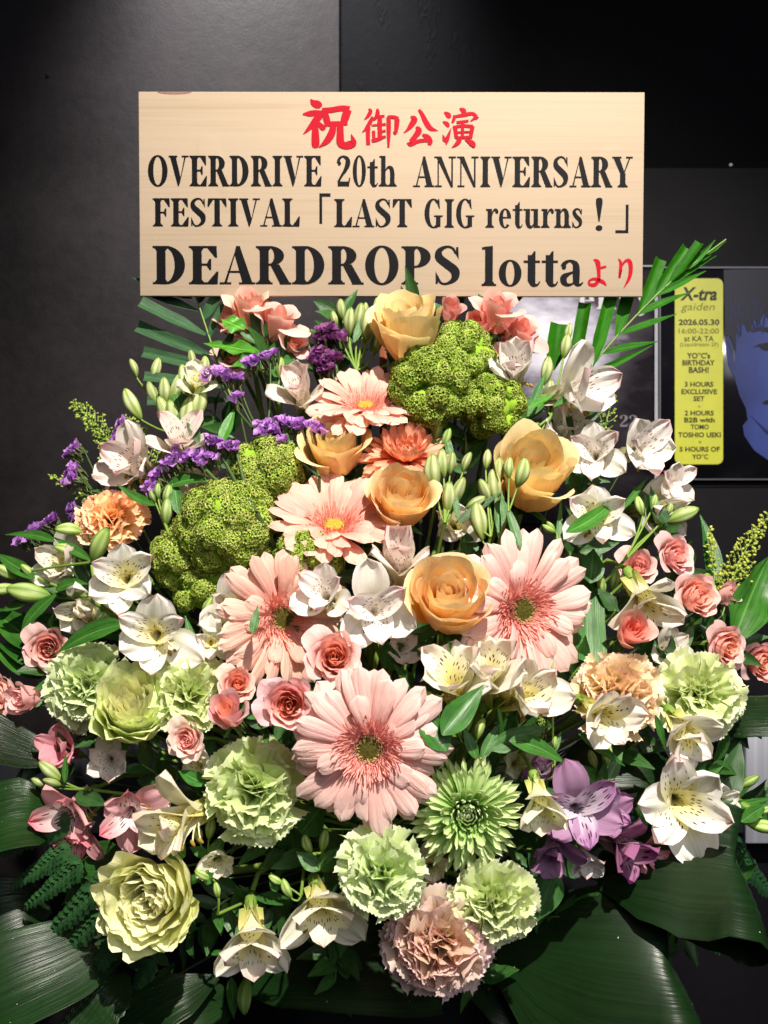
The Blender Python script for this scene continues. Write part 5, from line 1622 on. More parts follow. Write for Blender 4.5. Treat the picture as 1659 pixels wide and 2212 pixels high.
carnation('beige carnation behind the cream alstroemeria at the right', 1340, 1502, 96, 0.1, 0.05, o=-0.002, seed=27, tint=(1.22, .90, 1.0), itint=(1.26, .90, 1.0), N=60)
carnation('dusty brown pink carnation, lowest of all the blooms', 945, 2050, 118, -0.06, -0.12, o=-0.035, seed=28, tint=(1.1, .80, 1.15), itint=(1.05, .66, .85), N=58)
carnation('peach carnation tipped upward among the purple statice at the left', 240, 1112, 78, -0.05, 0.55, o=0.0, seed=29, tint=(1.4, .92, .95), itint=(1.4, .84, .8), N=50)
carnation('brownish carnation peeping from behind the green carnations', 905, 1935, 56, 0.0, 0.2, o=0.02, seed=30, tint=(.95, .76, .80), N=36)

mum('green chrysanthemum with a dark green heart, right of the largest gerbera', 1010, 1760, 122, 0.05, 0.06, o=-0.015, roll=0.2, cat='chrysanthemum')

# ------------------------------------------------------------------ alstroemeria
A = alstro
CR = (1.0, .99, .93)
WP = ('alsouter', 'alsinnerw')
PKM = ('alspink', 'alspinkin')
PUM = ('alspur', 'alspurin')
A('open cream alstroemeria with dark stamens at the left, below the big curved bud', 275, 1250, 84, 0.05, 0.12, o=-0.02, seed=1, flare=1.25)
A('open cream alstroemeria above the green cream rose', 342, 1368, 90, 0.0, 0.08, o=-0.025, seed=2, flare=1.25)
A('shaded spotted alstroemeria tucked left of the right-turned gerbera', 502, 1320, 62, 0.2, 0.2, o=0.012, seed=3, flare=0.8)
A('white alstroemeria with two spotted petals left of the peach rose', 708, 1290, 62, -0.25, 0.35, o=-0.015, seed=4, mats=WP, flare=0.9)
A('white alstroemeria with long drooping petals above the coral rosette', 805, 1318, 88, 0.15, 0.1, o=-0.02, seed=5, mats=WP, flare=1.15, roll=0.2)
A('blush alstroemeria standing half closed behind the white one', 862, 1225, 62, 0.0, 0.75, o=0.0, seed=6, mats=WP, flare=0.5, tint=(1.0, .93, .90), stam=False)
A('cream alstroemeria crossed by a curved green leaf at the right', 1282, 1120, 76, 0.05, 0.12, o=-0.02, seed=7, flare=1.2, roll=0.1)
A('white alstroemeria turned left in the upper right pair', 1285, 985, 66, -0.3, 0.15, o=-0.01, seed=8, mats=WP, flare=1.1)
A('white alstroemeria on the right of the upper right pair', 1372, 975, 72, 0.3, 0.15, o=-0.015, seed=9, mats=WP, flare=1.0, roll=0.4)
A('white and pink alstroemeria petal tips under the yellow poster panel', 1440, 1045, 50, 0.4, 0.1, o=0.0, seed=10, mats=WP, flare=1.1, tint=(1, .95, .94), stam=False)
A('white alstroemeria seen from the side, facing right below the palm frond', 1228, 850, 78, 0.62, 0.12, o=-0.01, seed=11, mats=WP, flare=0.75)
A('white alstroemeria standing right of the viburnum tops', 1112, 812, 60, -0.1, 0.5, o=-0.005, seed=12, mats=WP, flare=0.65)
A('white alstroemeria behind the green buds at the right', 1400, 1105, 66, 0.3, -0.1, o=0.025, seed=13, flare=0.9, tint=(.98, .97, .95), stam=False)
A('drooping cream alstroemeria between the pink spray roses', 1388, 1285, 78, 0.25, -0.62, o=-0.02, seed=14, flare=0.95, tint=CR)
A('cream alstroemeria opening to the lower right before the beige carnation', 1288, 1535, 80, 0.35, -0.15, o=-0.03, seed=15, flare=1.0, tint=CR, roll=0.6)
A('cream alstroemeria seen from the back, left of the pair under the rose', 985, 1490, 78, -0.15, 0.72, o=-0.01, seed=16, flare=0.7, tint=CR)
A('cream alstroemeria trumpet beneath the gerbera with long petals', 1120, 1505, 78, 0.4, 0.3, o=-0.02, seed=17, flare=0.75, tint=CR, roll=0.3)
A('third cream alstroemeria, between the trumpet and the dark curved leaf', 1050, 1475, 76, 0.05, 0.7, o=-0.005, seed=31, flare=0.6, tint=CR, stam=False)
A('white alstroemeria with a green keel in front of the bright green carnation', 1470, 1572, 74, 0.1, -0.35, o=-0.03, seed=18, flare=0.9, roll=1.0)
A('large open white alstroemeria above the folded broad leaf', 1462, 1728, 108, 0.0, 0.05, o=-0.02, seed=19, flare=1.3, roll=-0.7)
A('cream alstroemeria seen from the side, stamens pointing left', 405, 1765, 88, -0.55, -0.1, o=-0.02, seed=20, flare=0.9, tint=(1, .99, .86))
A('nodding white alstroemeria at the bottom left of centre', 545, 2010, 86, 0.15, -0.45, o=-0.015, seed=21, flare=0.95, tint=CR)
A('cream alstroemeria between the nodding one and the green carnation', 690, 1950, 84, 0.2, -0.3, o=-0.01, seed=22, flare=0.9, tint=(1, 1, .9))
A('small spotted alstroemeria right under the green cream rose', 240, 1640, 54, 0.1, 0.1, o=-0.005, seed=23, mats=WP, flare=1.0, tint=(.97, .95, .92))
A('pink striped alstroemeria hanging at the left edge of the lower blooms', 165, 1740, 80, -0.3, -0.25, o=-0.01, seed=24, mats=PKM, flare=1.3, roll=0.5)
A('pink alstroemeria with broad striped petals right of the hanging one', 285, 1745, 70, 0.1, -0.1, o=-0.005, seed=25, mats=PKM, flare=1.3, tint=(.98, .97, 1), roll=1.0)
A('deep pink alstroemeria in the shade below the leftmost carnation', 145, 1625, 58, -0.2, 0.3, o=0.02, seed=26, mats=('alspink', 'alspink'), flare=0.9, tint=(.95, .78, .84), stam=False)
A('ragged pink petals drooping above the fern', 178, 1800, 48, -0.1, -0.5, o=0.0, seed=27, mats=PKM, flare=0.8, tint=(.95, .82, .86))
A('striped lilac alstroemeria at the lower right', 1245, 1745, 88, 0.0, 0.15, o=-0.015, seed=28, mats=PUM, flare=1.25, roll=0.2, tint=(.80, .76, .82))
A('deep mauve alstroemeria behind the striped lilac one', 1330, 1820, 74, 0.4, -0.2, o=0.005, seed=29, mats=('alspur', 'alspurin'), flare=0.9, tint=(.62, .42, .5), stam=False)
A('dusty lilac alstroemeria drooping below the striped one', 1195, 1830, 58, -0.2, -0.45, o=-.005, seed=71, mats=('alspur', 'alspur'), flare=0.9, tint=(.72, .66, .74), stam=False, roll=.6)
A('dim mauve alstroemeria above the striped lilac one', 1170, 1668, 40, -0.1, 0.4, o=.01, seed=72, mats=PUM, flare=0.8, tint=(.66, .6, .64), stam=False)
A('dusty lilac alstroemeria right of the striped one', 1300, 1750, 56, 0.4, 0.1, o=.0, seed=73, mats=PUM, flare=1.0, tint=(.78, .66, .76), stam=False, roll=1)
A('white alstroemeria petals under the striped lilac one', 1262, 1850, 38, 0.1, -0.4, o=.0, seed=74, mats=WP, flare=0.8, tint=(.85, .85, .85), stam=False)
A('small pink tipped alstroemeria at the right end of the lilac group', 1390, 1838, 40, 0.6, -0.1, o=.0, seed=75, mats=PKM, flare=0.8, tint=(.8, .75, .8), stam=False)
A('cream alstroemeria hanging in front of the lilac one', 1163, 1722, 66, 0.05, -0.55, o=-0.03, seed=30, flare=0.8, tint=(.98, 1, .86))
A('blush alstroemeria at the left, behind the statice combs', 300, 1010, 72, -0.4, 0.3, o=0.01, seed=32, mats=WP, flare=0.8, tint=(1, .94, .92))
A('blush alstroemeria standing between the two statice combs', 388, 975, 66, 0.1, 0.72, o=0.012, seed=33, mats=WP, flare=0.7, tint=(1, .94, .90))
A('blush alstroemeria behind the purple statice, left of the viburnum', 425, 1050, 62, 0.3, 0.1, o=0.015, seed=34, mats=WP, flare=0.9, tint=(1, .94, .91))
A('blush alstroemeria left of the palest gerbera', 648, 858, 54, -0.2, 0.6, o=0.01, seed=35, mats=WP, flare=0.6, tint=(1, .93, .90), stam=False)
A('white alstroemeria half hidden behind the left cream one', 152, 1225, 62, -0.3, 0.3, o=0.015, seed=36, flare=0.8, tint=(.98, .98, .93), stam=False)
A('lower white alstroemeria back behind the left stems', 200, 1305, 62, -0.2, -0.4, o=0.015, seed=37, flare=0.8, tint=(.97, .98, .92), stam=False)
A('small white alstroemeria in the dark left of the lime rose', 212, 1955, 40, -0.4, -0.2, o=0.02, seed=38, mats=WP, flare=0.9, tint=(.97, .95, .95))
A('faded cream alstroemeria in the shade right of the pink ones', 345, 1720, 44, 0.1, 0.1, o=0.025, seed=39, flare=0.9, tint=(.93, .93, .84), stam=False)
A('white alstroemeria glimpsed below the green bud clusters', 985, 1140, 54, 0.0, 0.2, o=0.04, seed=40, flare=0.9, tint=(.97, .98, .93), stam=False)
A('small white alstroemeria under the upright buds right of the rose leaf', 1215, 930, 48, 0.2, 0.5, o=0.03, seed=41, mats=WP, flare=0.6, stam=False)
A('white alstroemeria sepals peeping above the leftmost green carnation', 195, 1345, 42, 0.0, 0.7, o=0.01, seed=42, flare=0.6, stam=False, tint=(.98, .98, .9))
A('white alstroemeria beside the shaded spotted one, petals curling down', 455, 1385, 44, 0.2, 0.0, o=0.0, seed=43, flare=1.1, stam=False)
A('outer white alstroemeria behind the large open one', 1535, 1730, 50, 0.4, 0.1, o=0.015, seed=44, flare=1.0, stam=False)

# ------------------------------------------------------------------ buds
BS = budsprig
BS('pale green bud cluster standing at the upper left of the bouquet', (390, 930), [(288, 795, 42, -18), (287, 872, 74, -28), (337, 797, 50, 15), (355, 845, 62, 0), (378, 838, 66, 18), (372, 900, 74, -10), (405, 895, 78, 8), (415, 775, 40, -10), (440, 790, 44, 10), (352, 890, 70, -16), (430, 870, 80, 14), (395, 820, 66, -4), (330, 850, 56, -20)],
   leaves=[((395, 925), (378, 830), 32), ((430, 960), (395, 850), 24, dict(mat='darkleaf'))], tint=(.98, 1.0, .95))
A('half open pale green alstroemeria among the upper left buds', 425, 842, 42, 0.3, 0.55, o=0.0, seed=50, flare=0.7, tint=(.95, .98, .84), stam=False)
BS('pale bud cluster behind the brown post, left of the top yellow rose', (770, 800), [(722, 690, 38, -12), (738, 668, 46, -6), (757, 695, 62, 4), (776, 683, 58, 10), (793, 705, 72, 3), (814, 660, 36, 4), (790, 668, 30, 0), (815, 740, 50, 14)],
   leaves=[((765, 740), (790, 668), 18), ((800, 760), (828, 700), 20)], o=0.012, tint=(.98, 1, .96))
BS('upright bud cluster between the peach roses, left bunch', (960, 1130), [(938, 1018, 78, -5), (957, 1000, 62, -3), (975, 1000, 50, 6), (1009, 998, 46, 22), (968, 1075, 70, 2), (993, 1060, 62, 18)],
   leaves=[((990, 1120), (975, 1040), 16)], o=-0.02)
BS('upright bud cluster before the right peach rose', (1060, 1160), [(1052, 992, 44, 6), (1078, 1018, 62, 2), (1068, 1050, 74, -8), (1046, 1062, 60, -22), (1028, 1085, 48, 60), (1035, 1125, 82, -10)],
   leaves=[((1085, 1180), (1070, 1060), 22), ((985, 1130), (1085, 1062), 20, dict(mat='darkleaf'))], o=-0.01)
BS('pair of green buds in front of the right peach rose', (1098, 1105), [(1101, 1010, 46, 4, -0.012), (1126, 1020, 66, 14, -0.012)],
   leaves=[((1088, 1130), (1084, 1060), 14), ((1125, 1185), (1092, 1085), 22)], o=-0.045, tint=(.92, 1.0, .86))
BS('green buds and the long striped bud pointing right', (1345, 1215), [(1382, 1092, 44, -16), (1412, 1084, 34, 14), (1475, 1112, 72, 68), (1445, 1100, 30, 20)],
   leaves=[((1420, 1120), (1405, 1050), 22), ((1440, 1130), (1412, 1090), 34, dict(mat='darkleaf')), ((1345, 1100), (1400, 1030), 14)], o=-0.01, tint=(.85, .98, .74))
BS('two green buds on the stem beside the statice comb at the left', (365, 1155), [(342, 1060, 34, 0), (330, 1072, 30, -20), (362, 1070, 50, 12), (360, 1105, 60, 4)],
   leaves=[((385, 1110), (375, 1035), 30), ((362, 1052), (462, 1042), 30, dict(bend=(0, -14), fold=.4)), ((335, 1092), (252, 1045), 22, dict(bend=(0, 8)))], o=-0.025, tint=(.84, .98, .76))
BS('large curved green bud above the left cream alstroemeria', (222, 1252), [(216, 1178, 86, 26)], leaves=[], o=-0.045, tint=(.80, .96, .62), stemw=13)
BS('horizontal green buds left of the peach carnation', (200, 1215), [(150, 1146, 60, -84), (142, 1190, 54, -68), (60, 1230, 0.1, 0)], leaves=[((118, 1170), (12, 1155), 24, dict(bend=(10, -8))), ((195, 1210), (115, 1160), 22)], o=-0.02, tint=(.82, .97, .66), stemw=9)
BS('fat green buds reaching out at the left edge of the photo', (190, 1290), [(62, 1280, 96, -80), (8, 1272, 60, -95), (12, 1235, 60, -60), (60, 1232, 40, -50)],
   leaves=[((122, 1285), (46, 1368), 30, dict(bend=(-14, 0))), ((75, 1250), (-10, 1195), 34), ((120, 1275), (190, 1262), 26, dict(bend=(0, -10))), ((60, 1300), (0, 1320), 24)], o=-0.02, tint=(.82, .97, .66), stemw=11)
BS('slim green bud beside the shaded spotted alstroemeria', (425, 1400), [(450, 1312, 52, 22), (300, 1322, 1, 0)], leaves=[((425, 1420), (400, 1330), 22), ((300, 1330), (258, 1275), 16)], o=0.0, tint=(.82, .96, .66))
BS('round bud above the left cream alstroemeria pair', (290, 1345), [(268, 1322, 34, -40)], leaves=[((285, 1335), (258, 1275), 20), ((270, 1350), (122, 1412), 46, dict(bend=(0, -16), fold=.4, o0=-.02, o1=-.02))], o=-0.012, tint=(.80, .96, .66))
BS('green buds left of the lime rose stem at the lower left', (470, 1975), [(468, 1922, 38, -8), (440, 1890, 44, -60)], leaves=[((440, 1905), (462, 1885), 26, dict(wave=.3))], o=-0.015, tint=(.80, .98, .66))
BS('green striped bud above the lower cream alstroemeria', (650, 1935), [(620, 1918, 44, -25), (596, 1900, 36, -60)], leaves=[((600, 1925), (585, 1885), 26, dict(wave=.3))], o=-0.02, tint=(.78, .96, .6))
BS('closed white and green buds at the left above the pink alstroemeria', (190, 1705), [(108, 1665, 62, -50), (112, 1690, 42, -75), (84, 1690, 36, -60)], leaves=[((140, 1690), (142, 1625), 14), ((165, 1715), (232, 1740), 40, dict(fold=.4, mat='darkleaf'))], o=-0.02, tint=(.95, 1, .9))
BS('green bud and little leaf right of the largest gerbera', (955, 1600), [(930, 1515, 50, -20)], leaves=[], o=-0.01, tint=(.8, .95, .66))
BS('small lime bud below the beige carnation', (1195, 1680), [(1200, 1605, 30, 0), (1192, 1190, 1, 0)], leaves=[((1196, 1625), (1212, 1580), 14)], o=-0.01, tint=(.82, 1, .6))
BS('folded green bud below the right peach rose', (1195, 1330), [(1186, 1142, 34, -60), (1190, 1138, 30, -40)], leaves=[((1205, 1200), (1212, 1070), 14), ((1215, 1180), (1225, 1120), 14)], o=-0.012, tint=(.75, .95, .6))
BS('dark green buds at the right edge above the metal panel', (1560, 1760), [(1618, 1688, 50, 60), (1592, 1680, 34, 10), (1620, 1752, 78, 130)], leaves=[((1560, 1740), (1600, 1600), 60, dict(mat='darkleaf')), ((1505, 1762), (1680, 1720), 22, dict(mat='leaf', wave=.3)), ((1500, 1700), (1562, 1655), 20)], o=0.0, tint=(.66, .86, .5), stemw=9)
BS('lime bud at the right edge above the folded broad leaf', (1570, 1770), [(1650, 1785, 66, 95), (1652, 1752, 40, 75)], leaves=[((1600, 1775), (1660, 1735), 30)], o=-0.025, tint=(.80, 1, .58), stemw=8)
BS('white bud standing between the alstroemerias under the palm frond', (1190, 900), [(1222, 748, 54, 10), (1228, 718, 40, 10), (1180, 800, 62, 10), (1190, 845, 50, 0), (1105, 930, 56, 20), (1150, 940, 60, 25)], leaves=[((1180, 860), (1140, 905), 18), ((1195, 880), (1262, 830), 14, dict(o0=-.03, o1=-.03)), ((1215, 880), (1240, 940), 20, dict(mat='darkleaf'))], o=0.015, tint=(.96, 1, .95))
BS('dark green buds right of the coral double gerbera', (960, 980), [(945, 925, 52, 12), (965, 945, 44, 18)], leaves=[((975, 990), (960, 930), 18)], o=0.0, tint=(.7, .88, .55))
BS('long green bud hanging below the nodding alstroemeria', (560, 2080), [(532, 2150, 84, 185), (505, 2090, 20, 100)], leaves=[((500, 2110), (505, 2200), 26, dict(wave=.3)), ((455, 2060), (490, 2055), 12)], o=0.0, tint=(.6, .8, .45))

A('white alstroemeria wedged between the coral rosette and the golden rose', 862, 1400, 48, 0.1, 0.2, o=0.03, seed=61, mats=WP, flare=0.9, tint=(.96, .95, .93), stam=False)
A('cream alstroemeria deep between the chrysanthemum and the lilac bloom', 1110, 1650, 46, 0.2, 0.2, o=0.03, seed=62, flare=0.8, tint=(.95, .97, .88), stam=False)
A('pale alstroemeria behind the broad green carnation, upper left of it', 440, 1655, 44, -0.2, 0.3, o=0.02, seed=63, flare=0.8, tint=(.95, .97, .88), stam=False)
A('white alstroemeria in the dark right of the coral rosebud', 1435, 1400, 42, 0.2, 0.3, o=0.03, seed=64, mats=WP, flare=0.8, tint=(.95, .96, .92), stam=False)
A('cream alstroemeria low between the lime rose and the nodding bloom', 470, 1850, 46, 0.1, -0.2, o=0.015, seed=65, flare=0.9, tint=(.96, .98, .88), stam=False)
A('cream alstroemeria behind the two lowest green carnations', 930, 1870, 46, 0.0, 0.2, o=0.03, seed=66, flare=0.8, tint=(.95, .97, .88), stam=False)
BS('slim buds below the left peach roses', (800, 1290), [(770, 1205, 56, -10), (800, 1215, 50, 8), (785, 1240, 44, 0)], leaves=[((800, 1290), (760, 1220), 24)], o=0.02, tint=(.92, 1, .85))
BS('green buds in the gap right of the largest gerbera', (1040, 1640), [(985, 1570, 54, -20), (1010, 1555, 58, 4), (1038, 1575, 50, 20)], leaves=[((1030, 1640), (1000, 1570), 26), ((1040, 1640), (1080, 1560), 26)], o=0.01, tint=(.8, .95, .65))
BS('small green buds under the beige carnation', (1310, 1690), [(1280, 1640, 44, -20), (1312, 1632, 50, 8)], leaves=[((1310, 1690), (1345, 1625), 26), ((1300, 1690), (1250, 1650), 24)], o=0.01, tint=(.75, .9, .6))
BS('green buds between the lime rose and the broad green carnation', (450, 1860), [(425, 1800, 46, -20), (455, 1790, 50, 10)], leaves=[((450, 1860), (490, 1800), 30), ((450, 1850), (410, 1830), 24)], o=0.01, tint=(.8, .95, .65))
BS('green buds in the dark under the largest gerbera', (690, 1880), [(665, 1822, 46, -20), (700, 1815, 50, 10)], leaves=[((690, 1880), (740, 1830), 40), ((690, 1880), (640, 1840), 36)], o=0.01, tint=(.7, .88, .55))
BS('green buds hanging right of the right gerbera', (1330, 1320), [(1300, 1262, 46, -10), (1325, 1250, 50, 10)], leaves=[((1330, 1320), (1290, 1270), 34, dict(mat='darkleaf')), ((1330, 1320), (1370, 1280), 30, dict(mat='darkleaf'))], o=0.02, tint=(.7, .88, .55))
BS('pale buds between the salmon roses and the statice', (600, 860), [(575, 800, 44, -15), (605, 795, 48, 6), (625, 815, 44, 20)], leaves=[((600, 860), (570, 790), 26, dict(mat='darkleaf')), ((605, 860), (650, 800), 26)], o=0.02, tint=(.85, .95, .75))

# ------------------------------------------------------------------ viburnum
viburnum('round green viburnum head above the two statice stems', 576, 1018, 74, 66, o=0.0, seed=1, n=1500, clumps=18)
viburnum('largest lime viburnum head, left of centre', 492, 1140, 100, 92, o=-0.012, seed=2, n=2400, clumps=24)
viburnum('lower left lobe of viburnum above the cream alstroemerias', 395, 1205, 62, 62, o=-0.002, seed=3, n=1200, clumps=14)
viburnum('shaded viburnum tail hanging behind the spotted alstroemeria', 440, 1275, 58, 58, o=0.012, seed=4, n=1000, clumps=12, mat='vibdark')
viburnum('dark viburnum clump under the tipped gerbera', 668, 1200, 76, 50, o=-0.006, seed=5, n=1800, clumps=18, mat='vibdark')
viburnum('dark green viburnum head left of the upper pair', 925, 838, 78, 82, o=-0.012, seed=6, n=1900, clumps=18, mat='vibdark')
viburnum('bright topped viburnum head touching the top yellow rose', 1000, 768, 62, 68, o=0.0, seed=7, n=1400, clumps=14, mat='vib', tint=(.9, .95, .9))
viburnum('loose viburnum head below the standing white alstroemeria', 1062, 878, 64, 62, o=-0.005, seed=8, n=1200, clumps=13, mat='vibdark')

# ------------------------------------------------------------------ statice
statice('statice sprig with violet heads in the upper left, four heads', [([(440, 812), (462, 795), (482, 808)], -5, 34), ([(500, 812), (516, 810)], 5, 16), ([(500, 862), (515, 850)], -10, 18), ([(532, 785), (560, 772), (580, 765), (597, 758)], -12, 24)], (575, 960), o=-0.01, seed=1)
statice('wide violet statice comb left of the yellow rose', [([(590, 905), (630, 912), (662, 915), (695, 925)], 5, 26), ([(562, 918), (590, 935), (600, 955)], -30, 40)], (690, 1030), o=-0.018, seed=2)
statice('violet statice heads on a thick green stem over the viburnum', [([(392, 985), (425, 985), (455, 995)], -20, 36), ([(448, 945), (470, 952)], -5, 22), ([(480, 962), (512, 960)], 5, 22)], (552, 1108), o=-0.04, seed=3, stemw=14)
statice('long diagonal violet statice comb over the blush alstroemeria', [([(318, 1060), (335, 1022), (362, 1005), (376, 965)], -40, 28)], (420, 1120), o=-0.012, seed=4)
statice('upright violet statice comb beside the feathery goldenrod', [([(240, 962), (252, 935), (266, 905)], -65, 26)], (345, 1080), o=-0.005, seed=5)
statice('violet statice with three small heads, far left', [([(145, 985), (165, 955)], -45, 24), ([(150, 1008), (160, 1022)], -60, 20), ([(140, 1035), (155, 1028)], -70, 20)], (235, 1120), o=0.0, seed=6)
statice('lowest violet statice, flat heads at the far left', [([(75, 1140), (95, 1130), (112, 1115)], -30, 18), ([(38, 1165), (55, 1158)], -40, 18), ([(62, 1145), (85, 1138)], -30, 18)], (185, 1210), o=0.01, seed=7)
statice('small violet statice heads behind the peach carnation', [([(152, 1092), (156, 1112)], -80, 22), ([(150, 1170), (165, 1165)], -20, 18)], (240, 1190), o=0.025, seed=8, tint=(.8, .8, .85))
statice('dark purple statice left of the brown post, shade put into its tint', [([(690, 722), (712, 708), (730, 728)], -10, 36), ([(672, 775), (690, 758), (700, 775)], -30, 32), ([(715, 768), (728, 765)], 10, 22), ([(690, 795), (715, 790)], -10, 18)], (740, 860), o=0.005, seed=9, tint=(.55, .34, .42))  # tint darkened for the board's shade
statice('scrap of violet statice left of the tipped gerbera', [([(585, 1070), (592, 1092)], -60, 20)], (640, 1130), o=0.015, seed=10)
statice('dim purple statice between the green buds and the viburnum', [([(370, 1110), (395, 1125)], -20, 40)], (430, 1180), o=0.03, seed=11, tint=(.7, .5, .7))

# ------------------------------------------------------------------ goldenrod
goldenrod('feathery green goldenrod plume at the upper left edge', [(330, 1090), (270, 1000), (215, 925), (155, 868)], side=58, o=0.02, seed=1, tint=(.9, 1, .8), dens=1.5)
goldenrod('feathery goldenrod plume behind the upright statice comb', [(340, 1060), (300, 960), (275, 900)], side=52, o=0.03, seed=2, tint=(.85, .95, .75), dens=1.5)
goldenrod('small goldenrod plume behind the far left statice', [(250, 1110), (170, 1060), (108, 1028)], side=28, o=0.02, seed=3, tint=(.9, 1, .8))
goldenrod('thin goldenrod tip hanging above the left edge leaves', [(150, 1240), (115, 1210), (90, 1180)], side=22, o=0.02, seed=4, tint=(.8, .9, .7))
goldenrod('yellow budded goldenrod spray reaching the right edge', [(1560, 1330), (1590, 1230), (1625, 1160), (1665, 1110)], side=46, o=0.0, seed=5, tint=(1.05, 1.0, .7), br=4.4, dens=0.9)
goldenrod('upright goldenrod spike right of the pink spray roses', [(1545, 1310), (1542, 1220), (1530, 1140)], side=22, o=0.0, seed=6, tint=(1.05, 1.0, .7), br=4.2, dens=1.4)
goldenrod('lower goldenrod twig curling behind the large wavy leaf', [(1550, 1290), (1590, 1240), (1650, 1232)], side=30, o=0.01, seed=7, tint=(1.0, 1.0, .7), br=4.0)
goldenrod('wispy goldenrod standing before the cloudy poster', [(1300, 950), (1318, 880), (1308, 812)], side=34, o=0.03, seed=8, tint=(.9, .95, .6), br=2.6, dens=0.9)
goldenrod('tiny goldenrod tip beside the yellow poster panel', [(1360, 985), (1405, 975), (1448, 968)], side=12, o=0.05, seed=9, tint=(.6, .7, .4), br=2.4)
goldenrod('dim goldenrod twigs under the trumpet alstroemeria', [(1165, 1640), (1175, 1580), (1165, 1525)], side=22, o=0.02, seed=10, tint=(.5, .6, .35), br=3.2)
goldenrod('dim goldenrod twig behind the left stems', [(185, 1330), (190, 1290), (195, 1265)], side=18, o=0.02, seed=11, tint=(.8, .9, .6))

# ------------------------------------------------------------------ palm fronds
def frond(label, spine, leaflets, mat, o=0.0, dd=None, stemw=5, tint=(1, 1, 1), dleaf=0.0, wk=1.0):
    D = [dd[0] + (dd[1] - dd[0]) * i / (len(spine) - 1) for i in range(len(spine))]
    r0 = P(spine[0][0], spine[0][1], D[0])
    e = empty('palm_frond', tr(*r0), label, 'palm frond', 'palm fronds')
    px_tube(e, [P(x, y, d) for (x, y), d in zip(spine, D)], stemw * 0.5 * D[0] / F, 'stem', 'rachis')
    for i, (b, t, w_, pr) in enumerate(leaflets):
        k = min(1, max(0, (spine[0][1] - b[1]) / max(1, spine[0][1] - spine[-1][1])))
        d = dd[0] + (dd[1] - dd[0]) * k
        V, F_, UV = leafpx(b, t, w_ * wk, d0=d, d1=d + dleaf + R.uniform(-.012, .012), prof=pr, nrm=(R.uniform(-.5, .5), -0.8, R.uniform(0.1, .7)), fold=0.5, wave=0.03, nu=7, n=9, bend=(0, R.uniform(-3, 5)))
        k2 = R.uniform(.85, 1.1)
        part('leaflet', mesh('leaflet', local(e, V), F_, UV, [MT[mat]]), e, None, tuple(x * k2 for x in tint))
    tgt = FOAM + Vector((R.uniform(-.05, .05), 0, 0))
    px_tube(e, bez(r0, r0.lerp(tgt, .3), r0.lerp(tgt, .6) + Vector((0, .02, 0)), tgt, 6), stemw * .5 * D[0] / F, 'darkstem', 'stalk')
    return e
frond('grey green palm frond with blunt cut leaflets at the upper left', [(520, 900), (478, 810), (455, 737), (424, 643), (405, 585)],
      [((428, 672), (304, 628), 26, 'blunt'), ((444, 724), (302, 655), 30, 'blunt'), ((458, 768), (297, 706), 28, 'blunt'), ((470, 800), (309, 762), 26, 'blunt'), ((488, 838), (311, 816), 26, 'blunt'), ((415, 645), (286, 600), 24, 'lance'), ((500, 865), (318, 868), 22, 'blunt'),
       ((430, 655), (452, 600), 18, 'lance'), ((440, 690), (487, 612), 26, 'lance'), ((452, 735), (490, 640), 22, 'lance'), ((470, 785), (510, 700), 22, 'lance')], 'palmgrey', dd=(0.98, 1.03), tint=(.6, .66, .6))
frond('green palm frond fanning out past the right end of the name board', [(1235, 850), (1265, 807), (1331, 727), (1415, 639), (1478, 584), (1568, 517)],
      [((1192, 800), (1208, 700), 60, 'blunt'), ((1240, 800), (1266, 655), 42, 'blunt'), ((1278, 792), (1318, 640), 42, 'blunt'), ((1331, 727), (1368, 590), 40, 'blunt'), ((1380, 672), (1425, 560), 40, 'blunt'), ((1405, 650), (1482, 535), 36, 'blunt'), ((1445, 612), (1512, 525), 30, 'blunt'), ((1478, 584), (1545, 518), 22, 'lance'),
       ((1415, 639), (1525, 585), 24, 'lance'), ((1372, 682), (1490, 632), 26, 'lance'), ((1340, 722), (1462, 678), 26, 'lance'), ((1300, 765), (1422, 738), 26, 'lance'), ((1262, 815), (1410, 745), 22, 'lance'), ((1278, 845), (1342, 812), 24, 'lance'), ((1450, 612), (1548, 552), 18, 'lance'), ((1490, 575), (1568, 520), 16, 'lance'), ((1240, 860), (1330, 840), 20, 'lance')], 'palm', dd=(1.012, 1.025), tint=(.6, .68, .5), wk=.7)
frond('dark palm tips showing between the top rose and the board', [(930, 800), (960, 720), (1000, 650)], [((950, 740), (1015, 600), 26, 'lance'), ((960, 700), (985, 600), 20, 'lance'), ((1090, 660), (1150, 600), 30, 'lance')], 'palm', dd=(1.03, 1.05), tint=(.6, .7, .5))

# ------------------------------------------------------------------ leaves
LT = leafthing
GL = 'single leaves between the blooms'
LT('dark pointed leaf overlapping the right petals of the largest gerbera', (965, 1622), (898, 1532), 62, mat='leaf', tint=(.7, .85, .7), o0=-.04, o1=-.04, group=GL, fold=.35)
LT('dark curved leaf crossing the back of the cream alstroemerias', (955, 1588), (1048, 1478), 62, mat='leaf', tint=(.75, .9, .75), o0=-.045, o1=-.045, group=GL, fold=.4, bend=(-8, 8))
LT('green pointed leaf under the trumpet alstroemeria, pointing right', (1100, 1600), (1222, 1650), 42, mat='leaf', o0=-.02, o1=-.02, group=GL, bend=(0, -14))
LT('broad dull leaf above the pointed one, right of the chrysanthemum', (1060, 1620), (1186, 1568), 50, mat='darkleaf', tint=(1.4, 1.5, 1.3), o0=-.005, o1=-.005, group=GL)
LT('curved bright leaf crossing the right cream alstroemeria', (1222, 1150), (1335, 1070), 36, mat='leaf', tint=(1.1, 1.2, .9), o0=-.045, o1=-.045, group=GL, bend=(8, 10), tw=.5)
